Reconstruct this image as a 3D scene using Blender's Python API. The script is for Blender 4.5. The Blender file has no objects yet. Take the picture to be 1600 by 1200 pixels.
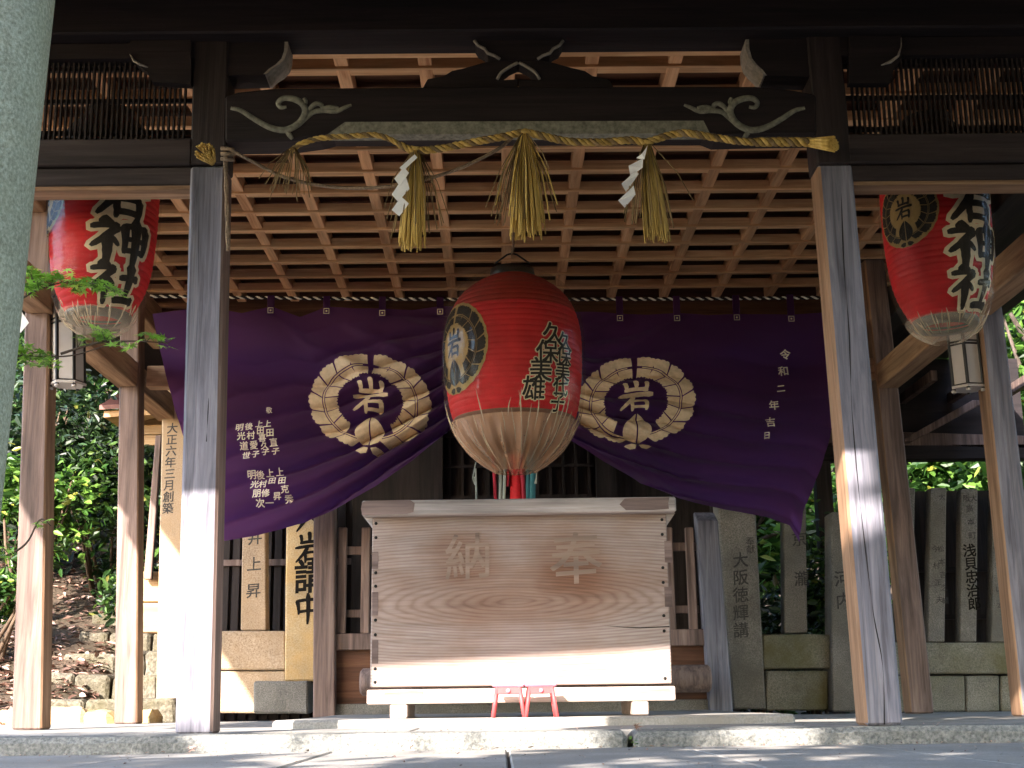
import bpy, bmesh, math, random
from mathutils import Vector, Matrix, noise
from mathutils.bvhtree import BVHTree
random.seed(7)
S = bpy.context.scene
C = S.collection
rad = math.radians

# ------------------------------------------------------------------ camera
CAM = Vector((-0.19, -6.0, 0.125))
F = 2090.0                                  # focal length in pixels of a 1600 wide frame
PITCH, YAW, ROLL = math.atan(495 / 2090), rad(0.62), rad(0.75)
fw = Vector((math.sin(YAW) * math.cos(PITCH), math.cos(YAW) * math.cos(PITCH), math.sin(PITCH)))
rt0 = Vector((math.cos(YAW), -math.sin(YAW), 0)); up0 = rt0.cross(fw)
rt = rt0 * math.cos(ROLL) - up0 * math.sin(ROLL)
up = up0 * math.cos(ROLL) + rt0 * math.sin(ROLL)
cd = bpy.data.cameras.new('camera'); cam = bpy.data.objects.new('camera', cd); C.objects.link(cam)
cam.matrix_world = Matrix(((rt.x, up.x, -fw.x, CAM.x), (rt.y, up.y, -fw.y, CAM.y), (rt.z, up.z, -fw.z, CAM.z), (0, 0, 0, 1)))
cd.sensor_width = 36; cd.lens = F / 1600 * 36; cd.clip_start = 0.05; cd.clip_end = 500
S.camera = cam

# ------------------------------------------------------------------ light
SUN_DIR = Vector((0.45, 1.0, -0.58)).normalized()
w = bpy.data.worlds.new('World'); S.world = w; w.use_nodes = True
nt = w.node_tree; nt.nodes.clear()
sky = nt.nodes.new('ShaderNodeTexSky'); sky.sky_type = 'NISHITA'; sky.sun_disc = False
sky.sun_elevation = math.asin(-SUN_DIR.z); sky.sun_rotation = math.atan2(-SUN_DIR.x, -SUN_DIR.y)
bg = nt.nodes.new('ShaderNodeBackground'); bg.inputs[1].default_value = 0.15
out = nt.nodes.new('ShaderNodeOutputWorld')
nt.links.new(sky.outputs[0], bg.inputs[0]); nt.links.new(bg.outputs[0], out.inputs[0])
sl = bpy.data.lights.new('sun', 'SUN'); sl.energy = 2.5; sl.angle = rad(0.5); sl.color = (1.0, 0.90, 0.81)
so = bpy.data.objects.new('sun', sl); C.objects.link(so); so.location = (-10, -20, 14)
so.rotation_euler = SUN_DIR.to_track_quat('-Z', 'Y').to_euler()
S.view_settings.view_transform = 'Standard'; S.view_settings.look = 'None'
S.view_settings.exposure = 3.35; S.view_settings.gamma = 1.0
S.cycles.max_bounces = 8; S.cycles.diffuse_bounces = 5; S.cycles.transparent_max_bounces = 12
S.cycles.caustics_reflective = False; S.cycles.caustics_refractive = False
S.cycles.sample_clamp_indirect = 6.0

# ------------------------------------------------------------------ helpers
def px(x, y, Y):
    """point of the plane y=Y seen at photo pixel (x, y)"""
    d = fw + rt * ((x - 800) / F) + up * ((600 - y) / F)
    return CAM + d * ((Y - CAM.y) / d.y)

BASE = {}
def thing(name, label, cat, loc=(0, 0, 0), group=None):
    o = bpy.data.objects.new(name, None); C.objects.link(o); o.location = loc
    o.empty_display_size = 0.2
    o['label'] = label; o['category'] = cat
    if group: o['group'] = group
    BASE[o] = Vector(loc)
    return o
def tag(o, label, cat, group=None):
    o['label'] = label; o['category'] = cat
    if group: o['group'] = group
    return o
def kids(o): return [c for c in C.objects if c.parent == o]
def copy_tree(o, parent=None):
    c = o.copy(); C.objects.link(c); c.parent = parent
    for ch in kids(o): copy_tree(ch, c)
    return c

class MB:
    def __init__(s): s.v = []; s.f = []; s.sm = []
    def add(s, vs, fs, smooth=False):
        n = len(s.v); s.v += [Vector(p) for p in vs]
        for f in fs: s.f.append([i + n for i in f]); s.sm.append(smooth)
    def box(s, x0, x1, y0, y1, z0, z1):
        s.hexa([(x0, y0, z0), (x1, y0, z0), (x1, y1, z0), (x0, y1, z0)], [(x0, y0, z1), (x1, y0, z1), (x1, y1, z1), (x0, y1, z1)]); return s
    def hexa(s, b, t):
        s.add(list(b) + list(t), [(3, 2, 1, 0), (4, 5, 6, 7), (0, 1, 5, 4), (1, 2, 6, 5), (2, 3, 7, 6), (3, 0, 4, 7)]); return s
    def prism(s, poly, y0, y1):
        """outline in x,z extruded along y"""
        n = len(poly)
        s.add([(p[0], y0, p[1]) for p in poly] + [(p[0], y1, p[1]) for p in poly],
              [list(range(n))[::-1], list(range(n, 2 * n))] + [[i, (i + 1) % n, n + (i + 1) % n, n + i] for i in range(n)]); return s
    def tube(s, path, r, n=8, cap=True, smooth=True):
        path = [Vector(p) for p in path]; rs = r if isinstance(r, (list, tuple)) else [r] * len(path)
        vs, fs = [], []; prev = None
        for i, p in enumerate(path):
            d = (path[min(i + 1, len(path) - 1)] - path[max(i - 1, 0)]).normalized()
            if prev is None:
                a = Vector((0, 0, 1)) if abs(d.z) < 0.9 else Vector((1, 0, 0))
                u = d.cross(a).normalized()
            else:
                u = (prev - d * prev.dot(d)).normalized()
            prev = u; v = d.cross(u)
            for k in range(n):
                t = 2 * math.pi * k / n
                vs.append(p + (u * math.cos(t) + v * math.sin(t)) * rs[i])
        for i in range(len(path) - 1):
            for k in range(n):
                a, b = i * n + k, i * n + (k + 1) % n
                fs.append([a, b, b + n, a + n])
        if cap: fs += [list(range(n))[::-1], [len(path) * n - n + k for k in range(n)]]
        s.add(vs, fs, smooth); return s
    def lathe(s, prof, n=48, c=(0, 0), fold=None, cap=False):
        """prof: (radius, z); fold(angle, z) scales the radius"""
        vs, fs = [], []
        for r, z in prof:
            for k in range(n):
                t = 2 * math.pi * k / n
                q = r * (fold(t, z) if fold else 1)
                vs.append((c[0] + q * math.cos(t), c[1] + q * math.sin(t), z))
        for i in range(len(prof) - 1):
            for k in range(n):
                a, b = i * n + k, i * n + (k + 1) % n
                fs.append([a, b, b + n, a + n])
        if cap: fs += [list(range(n))[::-1], [len(prof) * n - n + k for k in range(n)]]
        s.add(vs, fs, True); return s
    def build(s, name, mat, parent=None, bevel=0, kind=None, rough=0):
        off = Vector((0, 0, 0)); p = parent
        while p is not None:
            if p in BASE: off = BASE[p]
            p = p.parent
        me = bpy.data.meshes.new(name); me.from_pydata([v - off for v in s.v], [], s.f)
        me.polygons.foreach_set('use_smooth', s.sm)
        me.update()
        if bevel:
            bm = bmesh.new(); bm.from_mesh(me); bmesh.ops.remove_doubles(bm, verts=bm.verts, dist=1e-5)
            es = [e for e in bm.edges if len(e.link_faces) == 2 and e.calc_face_angle(0) > 0.6]
            bmesh.ops.bevel(bm, geom=es, offset=bevel, segments=1, affect='EDGES', clamp_overlap=True)
            if rough:
                bmesh.ops.triangulate(bm, faces=[f for f in bm.faces if len(f.verts) > 4])
                bmesh.ops.subdivide_edges(bm, edges=[e for e in bm.edges if e.calc_length() > 0.12], cuts=3, use_grid_fill=True)
                for v in bm.verts:
                    v.co += noise.noise_vector(v.co * 7) * rough
            bm.to_mesh(me); bm.free()
        me.materials.append(mat)
        o = bpy.data.objects.new(name, me); C.objects.link(o); o.parent = parent
        if kind: o['kind'] = kind
        return o

def side_faces(o, mat, sx):
    """the face turned to +x or -x gets a second, browner timber"""
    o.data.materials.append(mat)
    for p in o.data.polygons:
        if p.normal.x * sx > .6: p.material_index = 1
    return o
def post_mb(b0, b1, t0, t1, Y, depth, zt, zb=None):
    """square post whose front face has the photo-pixel corners b0 b1 (bottom) and t0 t1 (top); extended up to height zt"""
    B0, B1, T0, T1 = px(*b0, Y), px(*b1, Y), px(*t0, Y), px(*t1, Y)
    def ext(B, T, z): return B + (T - B) * ((z - B.z) / (T.z - B.z))
    if zb is None: zb = 0.0
    q = [ext(B0, T0, zb), ext(B1, T1, zb), ext(B0, T0, zt), ext(B1, T1, zt)]
    D = Vector((0, depth, 0))
    return MB().hexa([q[0], q[1], q[1] + D, q[0] + D], [q[2], q[3], q[3] + D, q[2] + D])

# ------------------------------------------------------------------ materials
def nmat(name):
    m = bpy.data.materials.new(name); m.use_nodes = True
    n = m.node_tree.nodes; b = n['Principled BSDF']
    return m, n, m.node_tree.links, b
def ramp(n, l, src, stops):
    r = n.new('ShaderNodeValToRGB'); e = r.color_ramp.elements
    e[0].position, e[0].color = stops[0][0], (*stops[0][1], 1)
    e[1].position, e[1].color = stops[-1][0], (*stops[-1][1], 1)
    for p, c in stops[1:-1]:
        q = e.new(p); q.color = (*c, 1)
    l.new(src, r.inputs[0]); return r
def coords(n, l, scale=(1, 1, 1), rand=True):
    tc = n.new('ShaderNodeTexCoord'); mp = n.new('ShaderNodeMapping'); mp.inputs['Scale'].default_value = scale
    if rand:
        oi = n.new('ShaderNodeObjectInfo'); mu = n.new('ShaderNodeVectorMath'); mu.operation = 'MULTIPLY_ADD'
        cb = n.new('ShaderNodeCombineXYZ')
        for i in range(3): l.new(oi.outputs['Random'], cb.inputs[i])
        l.new(cb.outputs[0], mu.inputs[0]); mu.inputs[1].default_value = (17, 31, 23)
        l.new(tc.outputs['Object'], mu.inputs[2]); l.new(mu.outputs[0], mp.inputs[0])
    else:
        l.new(tc.outputs['Object'], mp.inputs[0])
    return mp.outputs[0]
def tex(n, l, vec, scale, detail=5, rough=0.6, dist=0):
    t = n.new('ShaderNodeTexNoise'); t.inputs['Scale'].default_value = scale
    t.inputs['Detail'].default_value = detail; t.inputs['Roughness'].default_value = rough; t.inputs['Distortion'].default_value = dist
    l.new(vec, t.inputs['Vector']); return t.outputs['Fac']
def bump(n, l, b, h, strength=0.3, dist=0.01):
    k = n.new('ShaderNodeBump'); k.inputs['Strength'].default_value = strength; k.inputs['Distance'].default_value = dist
    l.new(h, k.inputs['Height']); l.new(k.outputs[0], b.inputs['Normal'])
def mixc(n, l, fac, a, bb, blend='MIX'):
    m = n.new('ShaderNodeMix'); m.data_type = 'RGBA'; m.blend_type = blend
    for s, v in ((m.inputs[0], fac), (m.inputs[6], a), (m.inputs[7], bb)):
        if isinstance(v, bpy.types.NodeSocket): l.new(v, s)
        elif isinstance(v, (int, float)): s.default_value = v
        else: s.default_value = (*v, 1)
    return m.outputs[2]

def wood(name, c0, c1, c2, axis='Z', rough=0.7, st=0.35, crack=0.5, stain=None, fine=1.0):
    """grain runs along axis; c0 dark grain, c1 body, c2 pale"""
    m, n, l, b = nmat(name)
    sc = {'X': (0.9, 14, 14), 'Y': (14, 0.9, 14), 'Z': (14, 14, 0.9)}[axis]
    v = coords(n, l, sc); g = tex(n, l, v, 1.6 * fine, 8, 0.65, 0.6)
    sc2 = {'X': (0.35, 5, 5), 'Y': (5, 0.35, 5), 'Z': (5, 5, 0.35)}[axis]
    v2 = coords(n, l, sc2); g2 = tex(n, l, v2, 1.0, 4, 0.5, 1.5)
    sc3 = {'X': (1.2, 70, 70), 'Y': (70, 1.2, 70), 'Z': (70, 70, 1.2)}[axis]
    v3 = coords(n, l, sc3); g3 = tex(n, l, v3, 1.0, 3, 0.6)
    r = ramp(n, l, g, [(0.3, c0), (0.5, c1), (0.72, c2)])
    r2 = ramp(n, l, g2, [(0.35, (0.62, 0.62, 0.62)), (0.6, (1.1, 1.1, 1.1))])
    r3 = ramp(n, l, g3, [(0.30, (0.55, 0.52, 0.5)), (0.48, (1, 1, 1))])
    c = mixc(n, l, 1.0, r.outputs[0], r2.outputs[0], 'MULTIPLY')
    c = mixc(n, l, crack, c, mixc(n, l, 1.0, c, r3.outputs[0], 'MULTIPLY'))
    if stain:
        vs = coords(n, l, (1, 1, 1)); s = tex(n, l, vs, 2.2, 5, 0.6)
        rs = ramp(n, l, s, [(0.45, (0, 0, 0)), (0.68, (0.7, 0.7, 0.7))])
        c = mixc(n, l, rs.outputs[0], c, stain)
    l.new(c, b.inputs['Base Color']); b.inputs['Roughness'].default_value = rough
    b.inputs['Specular IOR Level'].default_value = 0.3
    bump(n, l, b, g3, st, 0.006)
    return m

def stone(name, c0, c1, c2, scale=60, stain=None, st=0.5, big=0.7, dist=0.01):
    m, n, l, b = nmat(name)
    v = coords(n, l); g = tex(n, l, v, scale, 3, 0.7); g2 = tex(n, l, v, 3.0, 6, 0.6)
    r = ramp(n, l, g, [(0.32, c0), (0.5, c1), (0.68, c2)])
    r2 = ramp(n, l, g2, [(0.3, (big, big, big)), (0.65, (1.1, 1.1, 1.1))])
    c = mixc(n, l, 1.0, r.outputs[0], r2.outputs[0], 'MULTIPLY')
    if stain:
        s = tex(n, l, v, 1.7, 6, 0.65)
        rs = ramp(n, l, s, [(0.42, (0, 0, 0)), (0.66, (0.85, 0.85, 0.85))])
        c = mixc(n, l, rs.outputs[0], c, stain)
    l.new(c, b.inputs['Base Color']); b.inputs['Roughness'].default_value = 0.9
    b.inputs['Specular IOR Level'].default_value = 0.2
    h = mixc(n, l, 0.5, g, g2)
    bump(n, l, b, h, st, dist)
    return m

def plain(name, col, rough=0.8, var=0.25, scale=30, metal=0, spec=0.3, st=0.1):
    m, n, l, b = nmat(name)
    v = coords(n, l); g = tex(n, l, v, scale, 4, 0.6)
    r = ramp(n, l, g, [(0.3, tuple(x * (1 - var) for x in col)), (0.7, tuple(min(1, x * (1 + var)) for x in col))])
    l.new(r.outputs[0], b.inputs['Base Color']); b.inputs['Roughness'].default_value = rough
    b.inputs['Metallic'].default_value = metal; b.inputs['Specular IOR Level'].default_value = spec
    bump(n, l, b, g, st, 0.003)
    return m

def leafmat(name, c0, c1, trans=0.35):
    m, n, l, b = nmat(name)
    geo = n.new('ShaderNodeNewGeometry')
    r = ramp(n, l, geo.outputs['Random Per Island'], [(0.0, tuple(x * .4 for x in c0)), (0.45, c0), (0.8, c1), (0.93, tuple(min(1, x * 1.5) for x in c1)), (1.0, (c1[1] * 1.1, c1[1], c1[2]))])
    l.new(r.outputs[0], b.inputs['Base Color']); b.inputs['Roughness'].default_value = 0.45
    t = n.new('ShaderNodeBsdfTranslucent'); l.new(r.outputs[0], t.inputs[0])
    mx = n.new('ShaderNodeMixShader'); mx.inputs[0].default_value = trans
    o = n['Material Output']; l.new(b.outputs[0], mx.inputs[1]); l.new(t.outputs[0], mx.inputs[2]); l.new(mx.outputs[0], o.inputs[0])
    return m

M = {}
M['post'] = wood('weathered_post_wood', (.08, .078, .096), (.178, .174, .212), (.29, .28, .315), 'Z', 0.75, 0.5, 0.7)
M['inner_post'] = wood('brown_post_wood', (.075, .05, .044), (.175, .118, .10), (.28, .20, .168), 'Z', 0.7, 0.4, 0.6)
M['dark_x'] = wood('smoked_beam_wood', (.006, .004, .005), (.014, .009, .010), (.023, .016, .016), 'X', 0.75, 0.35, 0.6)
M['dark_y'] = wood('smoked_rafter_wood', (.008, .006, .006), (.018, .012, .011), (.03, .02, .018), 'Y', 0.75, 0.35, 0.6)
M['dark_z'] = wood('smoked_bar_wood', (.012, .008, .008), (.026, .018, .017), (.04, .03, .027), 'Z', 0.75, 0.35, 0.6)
M['beam_x'] = wood('brown_beam_wood', (.014, .009, .009), (.032, .022, .021), (.055, .042, .04), 'X', 0.7, 0.4, 0.6)
M['orange_z'] = wood('orange_side_wood', (.14, .078, .044), (.255, .15, .09), (.335, .21, .13), 'Z', 0.7, 0.3, 0.5)
M['beam_z'] = wood('brown_post_head_wood', (.012, .008, .008), (.026, .018, .018), (.045, .034, .033), 'Z', 0.7, 0.4, 0.6)
M['new_x'] = wood('cedar_batten_wood', (.42, .21, .095), (.68, .41, .215), (.79, .54, .31), 'X', 0.65, 0.25, 0.4, stain=(.52, .28, .13))
M['new_y'] = wood('cedar_rafter_wood', (.42, .19, .085), (.66, .37, .19), (.77, .49, .28), 'Y', 0.65, 0.25, 0.4)
M['board_x'] = wood('ceiling_board_wood', (.05, .02, .011), (.10, .042, .022), (.15, .07, .038), 'X', 0.7, 0.3, 0.5)
M['tie_y'] = wood('tie_beam_wood', (.18, .095, .05), (.34, .2, .11), (.46, .3, .18), 'Y', 0.65, 0.3, 0.5)
M['tie_x'] = wood('tie_beam_cross_wood', (.18, .095, .05), (.34, .2, .11), (.46, .3, .18), 'X', 0.65, 0.3, 0.5)
M['box_lid'] = wood('offertory_lid_wood', (.24, .21, .20), (.36, .325, .315), (.48, .44, .43), 'X', 0.7, 0.4, 0.5)
M['box_base'] = wood('offertory_base_wood', (.3, .225, .19), (.45, .36, .31), (.6, .5, .45), 'X', 0.7, 0.4, 0.5)
M['patch'] = wood('worn_patch_wood', (.10, .07, .065), (.17, .125, .115), (.24, .18, .165), 'X', 0.9, 0.5, 0.5)
M['redpatch'] = wood('red_stain_wood', (.38, .15, .10), (.48, .3, .25), (.55, .42, .37), 'X', 0.9, 0.5, 0.5)
M['kerb'] = stone('rough_granite', (.11, .112, .11), (.20, .202, .19), (.30, .295, .275), 60, None, 1.0, 0.75, 0.02)
M['granite'] = stone('grey_granite', (.10, .092, .085), (.18, .17, .155), (.27, .255, .235), 110, (.11, .105, .09), 0.4)
M['granite_ochre'] = stone('ochre_granite', (.30, .215, .12), (.44, .335, .2), (.55, .45, .3), 90, (.5, .30, .10), 0.4)
M['granite_tan'] = stone('tan_granite', (.24, .17, .11), (.38, .285, .2), (.50, .40, .3), 90, (.36, .25, .15), 0.4)
M['slope_stone'] = stone('slope_stone', (.06, .052, .04), (.13, .115, .09), (.21, .185, .15), 35, (.07, .062, .03), 1.0, .6, .03)
M['granite_moss'] = stone('mossy_granite', (.10, .095, .08), (.185, .178, .15), (.26, .25, .21), 100, (.105, .10, .045), 0.4)
M['torii'] = stone('lichen_granite', (.20, .205, .14), (.32, .33, .235), (.45, .455, .345), 150, (.26, .275, .17), 0.5, 0.85)
M['paving'] = stone('paving_concrete', (.21, .20, .19), (.285, .27, .255), (.35, .335, .31), 120, (.23, .21, .185), 0.35, 0.8)
M['floor'] = stone('floor_stone', (.22, .21, .2), (.3, .285, .265), (.37, .355, .33), 90, (.24, .22, .19), 0.3, 0.8)
M['joint'] = plain('joint_dirt', (.03, .028, .025), 0.95)
M['earth'] = stone('slope_earth', (.035, .025, .018), (.07, .05, .036), (.12, .085, .06), 40, (.05, .04, .025), 1.0, 0.6, 0.03)
M['ink'] = plain('black_ink', (.014, .012, .011), 0.95, spec=.05)
M['ink_z'] = plain('crack_dark', (.02, .018, .02), 0.9)
M['greyink'] = plain('faded_ink', (.05, .048, .046), 0.8, 0.5, 60)
M['cream'] = plain('cream_paint', (.62, .5, .33), 0.7, 0.12)
M['dull_cream'] = plain('dull_cream_paint', (.29, .19, .075), 0.95, 0.15, spec=.03)
M['white_dye'] = plain('white_dye', (.66, .54, .47), 0.85, 0.15)
M['crest_dye'] = plain('cream_dye', (.62, .47, .32), 0.85, 0.12)
M['black'] = plain('black_lacquer', (.012, .011, .011), 0.45)
M['iron'] = plain('black_iron', (.012, .012, .012), 0.5, metal=0.6)
M['paper'] = plain('shide_paper', (.8, .8, .8), 0.8, 0.05)
M['carve_pale'] = plain('carving_wash', (.19, .19, .155), 0.9, 0.45, 40)
M['edge_pale'] = plain('edge_wash', (.30, .27, .235), 0.9, 0.3, 40)
M['straw'] = wood('rice_straw', (.25, .15, .03), (.50, .335, .085), (.66, .48, .18), 'Z', 0.7, 0.3, 0.4)
M['straw_dull'] = wood('old_rice_straw', (.11, .07, .03), (.22, .15, .065), (.32, .23, .12), 'Z', 0.8, 0.3, 0.4)
M['hemp'] = plain('hemp_cord', (.22, .16, .11), 0.85, 0.4, 80)
M['pale_cord'] = plain('pale_cord', (.62, .58, .52), 0.85, 0.15, 80)
M['dark_cord'] = plain('dark_cord', (.012, .01, .012), 0.85, 0.15, 80)
M['red_cloth'] = plain('red_cloth', (.52, .012, .02), 0.7, 0.2)
M['crimson_cloth'] = plain('crimson_cloth', (.30, .012, .03), 0.7, 0.2)
M['teal_cloth'] = plain('teal_cloth', (.03, .14, .17), 0.7, 0.2)
M['grey_cloth'] = plain('grey_cloth', (.26, .28, .25), 0.7, 0.2)
M['stool'] = plain('vermilion_paint', (.56, .07, .075), 0.5, 0.12, 20)
M['stool_top'] = plain('pink_sunlit_seat', (.58, .22, .30), 0.55, 0.2, 12)  # seat red lightened to pink to carry the strong sun on it
M['lamp_paper'] = plain('andon_paper', (.46, .42, .39), 0.85, 0.06, 8)
M['bark'] = wood('tree_bark', (.03, .022, .017), (.075, .055, .043), (.12, .095, .08), 'Z', 0.9, 0.9, 0.7)
M['twig'] = plain('twig_bark', (.09, .06, .04), 0.85)
M['leaf_maple'] = leafmat('maple_leaf', (.22, .42, .03), (.40, .60, .09), 0.5)
M['leaf_dark'] = leafmat('shrub_leaf', (.006, .018, .005), (.022, .05, .013), 0.25)
M['leaf_mid'] = leafmat('bush_leaf', (.012, .036, .007), (.055, .115, .02), 0.35)
M['leaf_bright'] = leafmat('young_leaf', (.03, .09, .012), (.13, .25, .04), 0.4)
M['faint'] = plain('weathered_cut', (.13, .125, .115), 0.9, 0.3, 60)
M['leaf_dry'] = leafmat('dry_leaf', (.14, .075, .055), (.40, .25, .20), 0.1)
M['hut_wood'] = wood('hut_wood', (.26, .14, .065), (.42, .26, .13), (.55, .38, .22), 'X', 0.7, 0.3, 0.5)
M['hut_roof'] = plain('hut_roof_copper', (.14, .055, .045), 0.6, 0.3, 12)
M['roof'] = plain('roof_bark_shingle', (.05, .04, .035), 0.9, 0.4, 20)

def cloth_material():
    m, n, l, b = nmat('purple_curtain_cloth')
    v = coords(n, l, (1, 1, 1)); g = tex(n, l, v, 1.3, 3, 0.5); wv = tex(n, l, v, 500, 2, 0.5)
    r = ramp(n, l, g, [(0.3, (.025, .0042, .028)), (0.7, (.048, .0088, .054))])
    l.new(r.outputs[0], b.inputs['Base Color']); b.inputs['Roughness'].default_value = 0.75
    b.inputs['Sheen Weight'].default_value = 0.1; b.inputs['Specular IOR Level'].default_value = 0.2
    bump(n, l, b, wv, 0.15, 0.002)
    t = n.new('ShaderNodeBsdfTranslucent'); t.inputs[0].default_value = (.24, .08, .38, 1)
    mx = n.new('ShaderNodeMixShader'); mx.inputs[0].default_value = 0.36
    l.new(b.outputs[0], mx.inputs[1]); l.new(t.outputs[0], mx.inputs[2]); l.new(mx.outputs[0], n['Material Output'].inputs[0])
    return m
M['curtain'] = cloth_material()

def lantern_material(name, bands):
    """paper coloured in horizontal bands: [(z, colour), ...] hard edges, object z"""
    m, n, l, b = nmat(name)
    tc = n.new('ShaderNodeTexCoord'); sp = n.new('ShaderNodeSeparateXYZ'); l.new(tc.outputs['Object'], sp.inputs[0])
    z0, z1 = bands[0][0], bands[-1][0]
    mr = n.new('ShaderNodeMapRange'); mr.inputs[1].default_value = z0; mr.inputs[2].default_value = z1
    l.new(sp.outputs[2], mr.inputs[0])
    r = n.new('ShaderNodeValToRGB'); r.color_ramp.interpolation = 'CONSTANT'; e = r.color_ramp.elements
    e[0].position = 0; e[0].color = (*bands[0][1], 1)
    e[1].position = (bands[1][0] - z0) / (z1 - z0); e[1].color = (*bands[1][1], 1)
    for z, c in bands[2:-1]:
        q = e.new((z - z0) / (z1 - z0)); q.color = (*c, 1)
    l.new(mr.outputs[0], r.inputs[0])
    v = coords(n, l); g = tex(n, l, v, 5, 6, 0.65)
    r2 = ramp(n, l, g, [(0.3, (.7, .7, .7)), (0.7, (1.15, 1.15, 1.15))])
    c = mixc(n, l, 1.0, r.outputs[0], r2.outputs[0], 'MULTIPLY')
    l.new(c, b.inputs['Base Color']); b.inputs['Roughness'].default_value = 0.65; b.inputs['Specular IOR Level'].default_value = 0.15
    g2 = tex(n, l, v, 40, 4, 0.6); bump(n, l, b, g2, 0.15, 0.004)
    t = n.new('ShaderNodeBsdfTranslucent'); l.new(c, t.inputs[0])
    mx = n.new('ShaderNodeMixShader'); mx.inputs[0].default_value = 0.25
    l.new(b.outputs[0], mx.inputs[1]); l.new(t.outputs[0], mx.inputs[2]); l.new(mx.outputs[0], n['Material Output'].inputs[0])
    return m

def plastic_material(name, haze, tint):
    m, n, l, b = nmat(name)
    v = coords(n, l, (1, 1, 0.35)); g = tex(n, l, v, 9, 4, 0.6, 0.8)
    b.inputs['Base Color'].default_value = (*tint, 1); b.inputs['Roughness'].default_value = 0.12
    b.inputs['Specular IOR Level'].default_value = 0.35
    bump(n, l, b, g, 0.8, 0.02)
    t = n.new('ShaderNodeBsdfTransparent'); t.inputs[0].default_value = (.97, .96, .94, 1)
    gl = n.new('ShaderNodeBsdfGlossy'); gl.inputs['Roughness'].default_value = 0.08
    k = n.new('ShaderNodeBump'); k.inputs['Strength'].default_value = 0.7; k.inputs['Distance'].default_value = 0.02
    l.new(g, k.inputs['Height']); l.new(k.outputs[0], gl.inputs['Normal'])
    fr = n.new('ShaderNodeFresnel'); fr.inputs['IOR'].default_value = 1.4; l.new(k.outputs[0], fr.inputs['Normal'])
    m1 = n.new('ShaderNodeMixShader'); m1.inputs[0].default_value = haze
    l.new(t.outputs[0], m1.inputs[1]); l.new(b.outputs[0], m1.inputs[2])
    m2 = n.new('ShaderNodeMixShader'); q_ = n.new('ShaderNodeMath'); q_.operation = 'MULTIPLY'; q_.inputs[1].default_value = 0.03; l.new(fr.outputs[0], q_.inputs[0]); l.new(q_.outputs[0], m2.inputs[0]); l.new(m1.outputs[0], m2.inputs[1]); l.new(gl.outputs[0], m2.inputs[2])
    l.new(m2.outputs[0], n['Material Output'].inputs[0])
    return m
M['plastic'] = plastic_material('clear_plastic', 0.03, (.75, .65, .5))
M['plastic_crease'] = plastic_material('creased_plastic', 0.36, (.80, .66, .48))
M['plastic_gather_clear'] = plastic_material('gathered_clear_plastic', 0.26, (.72, .60, .44))
M['plastic_gather'] = plastic_material('gathered_plastic', 0.55, (.50, .29, .18))

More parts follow.
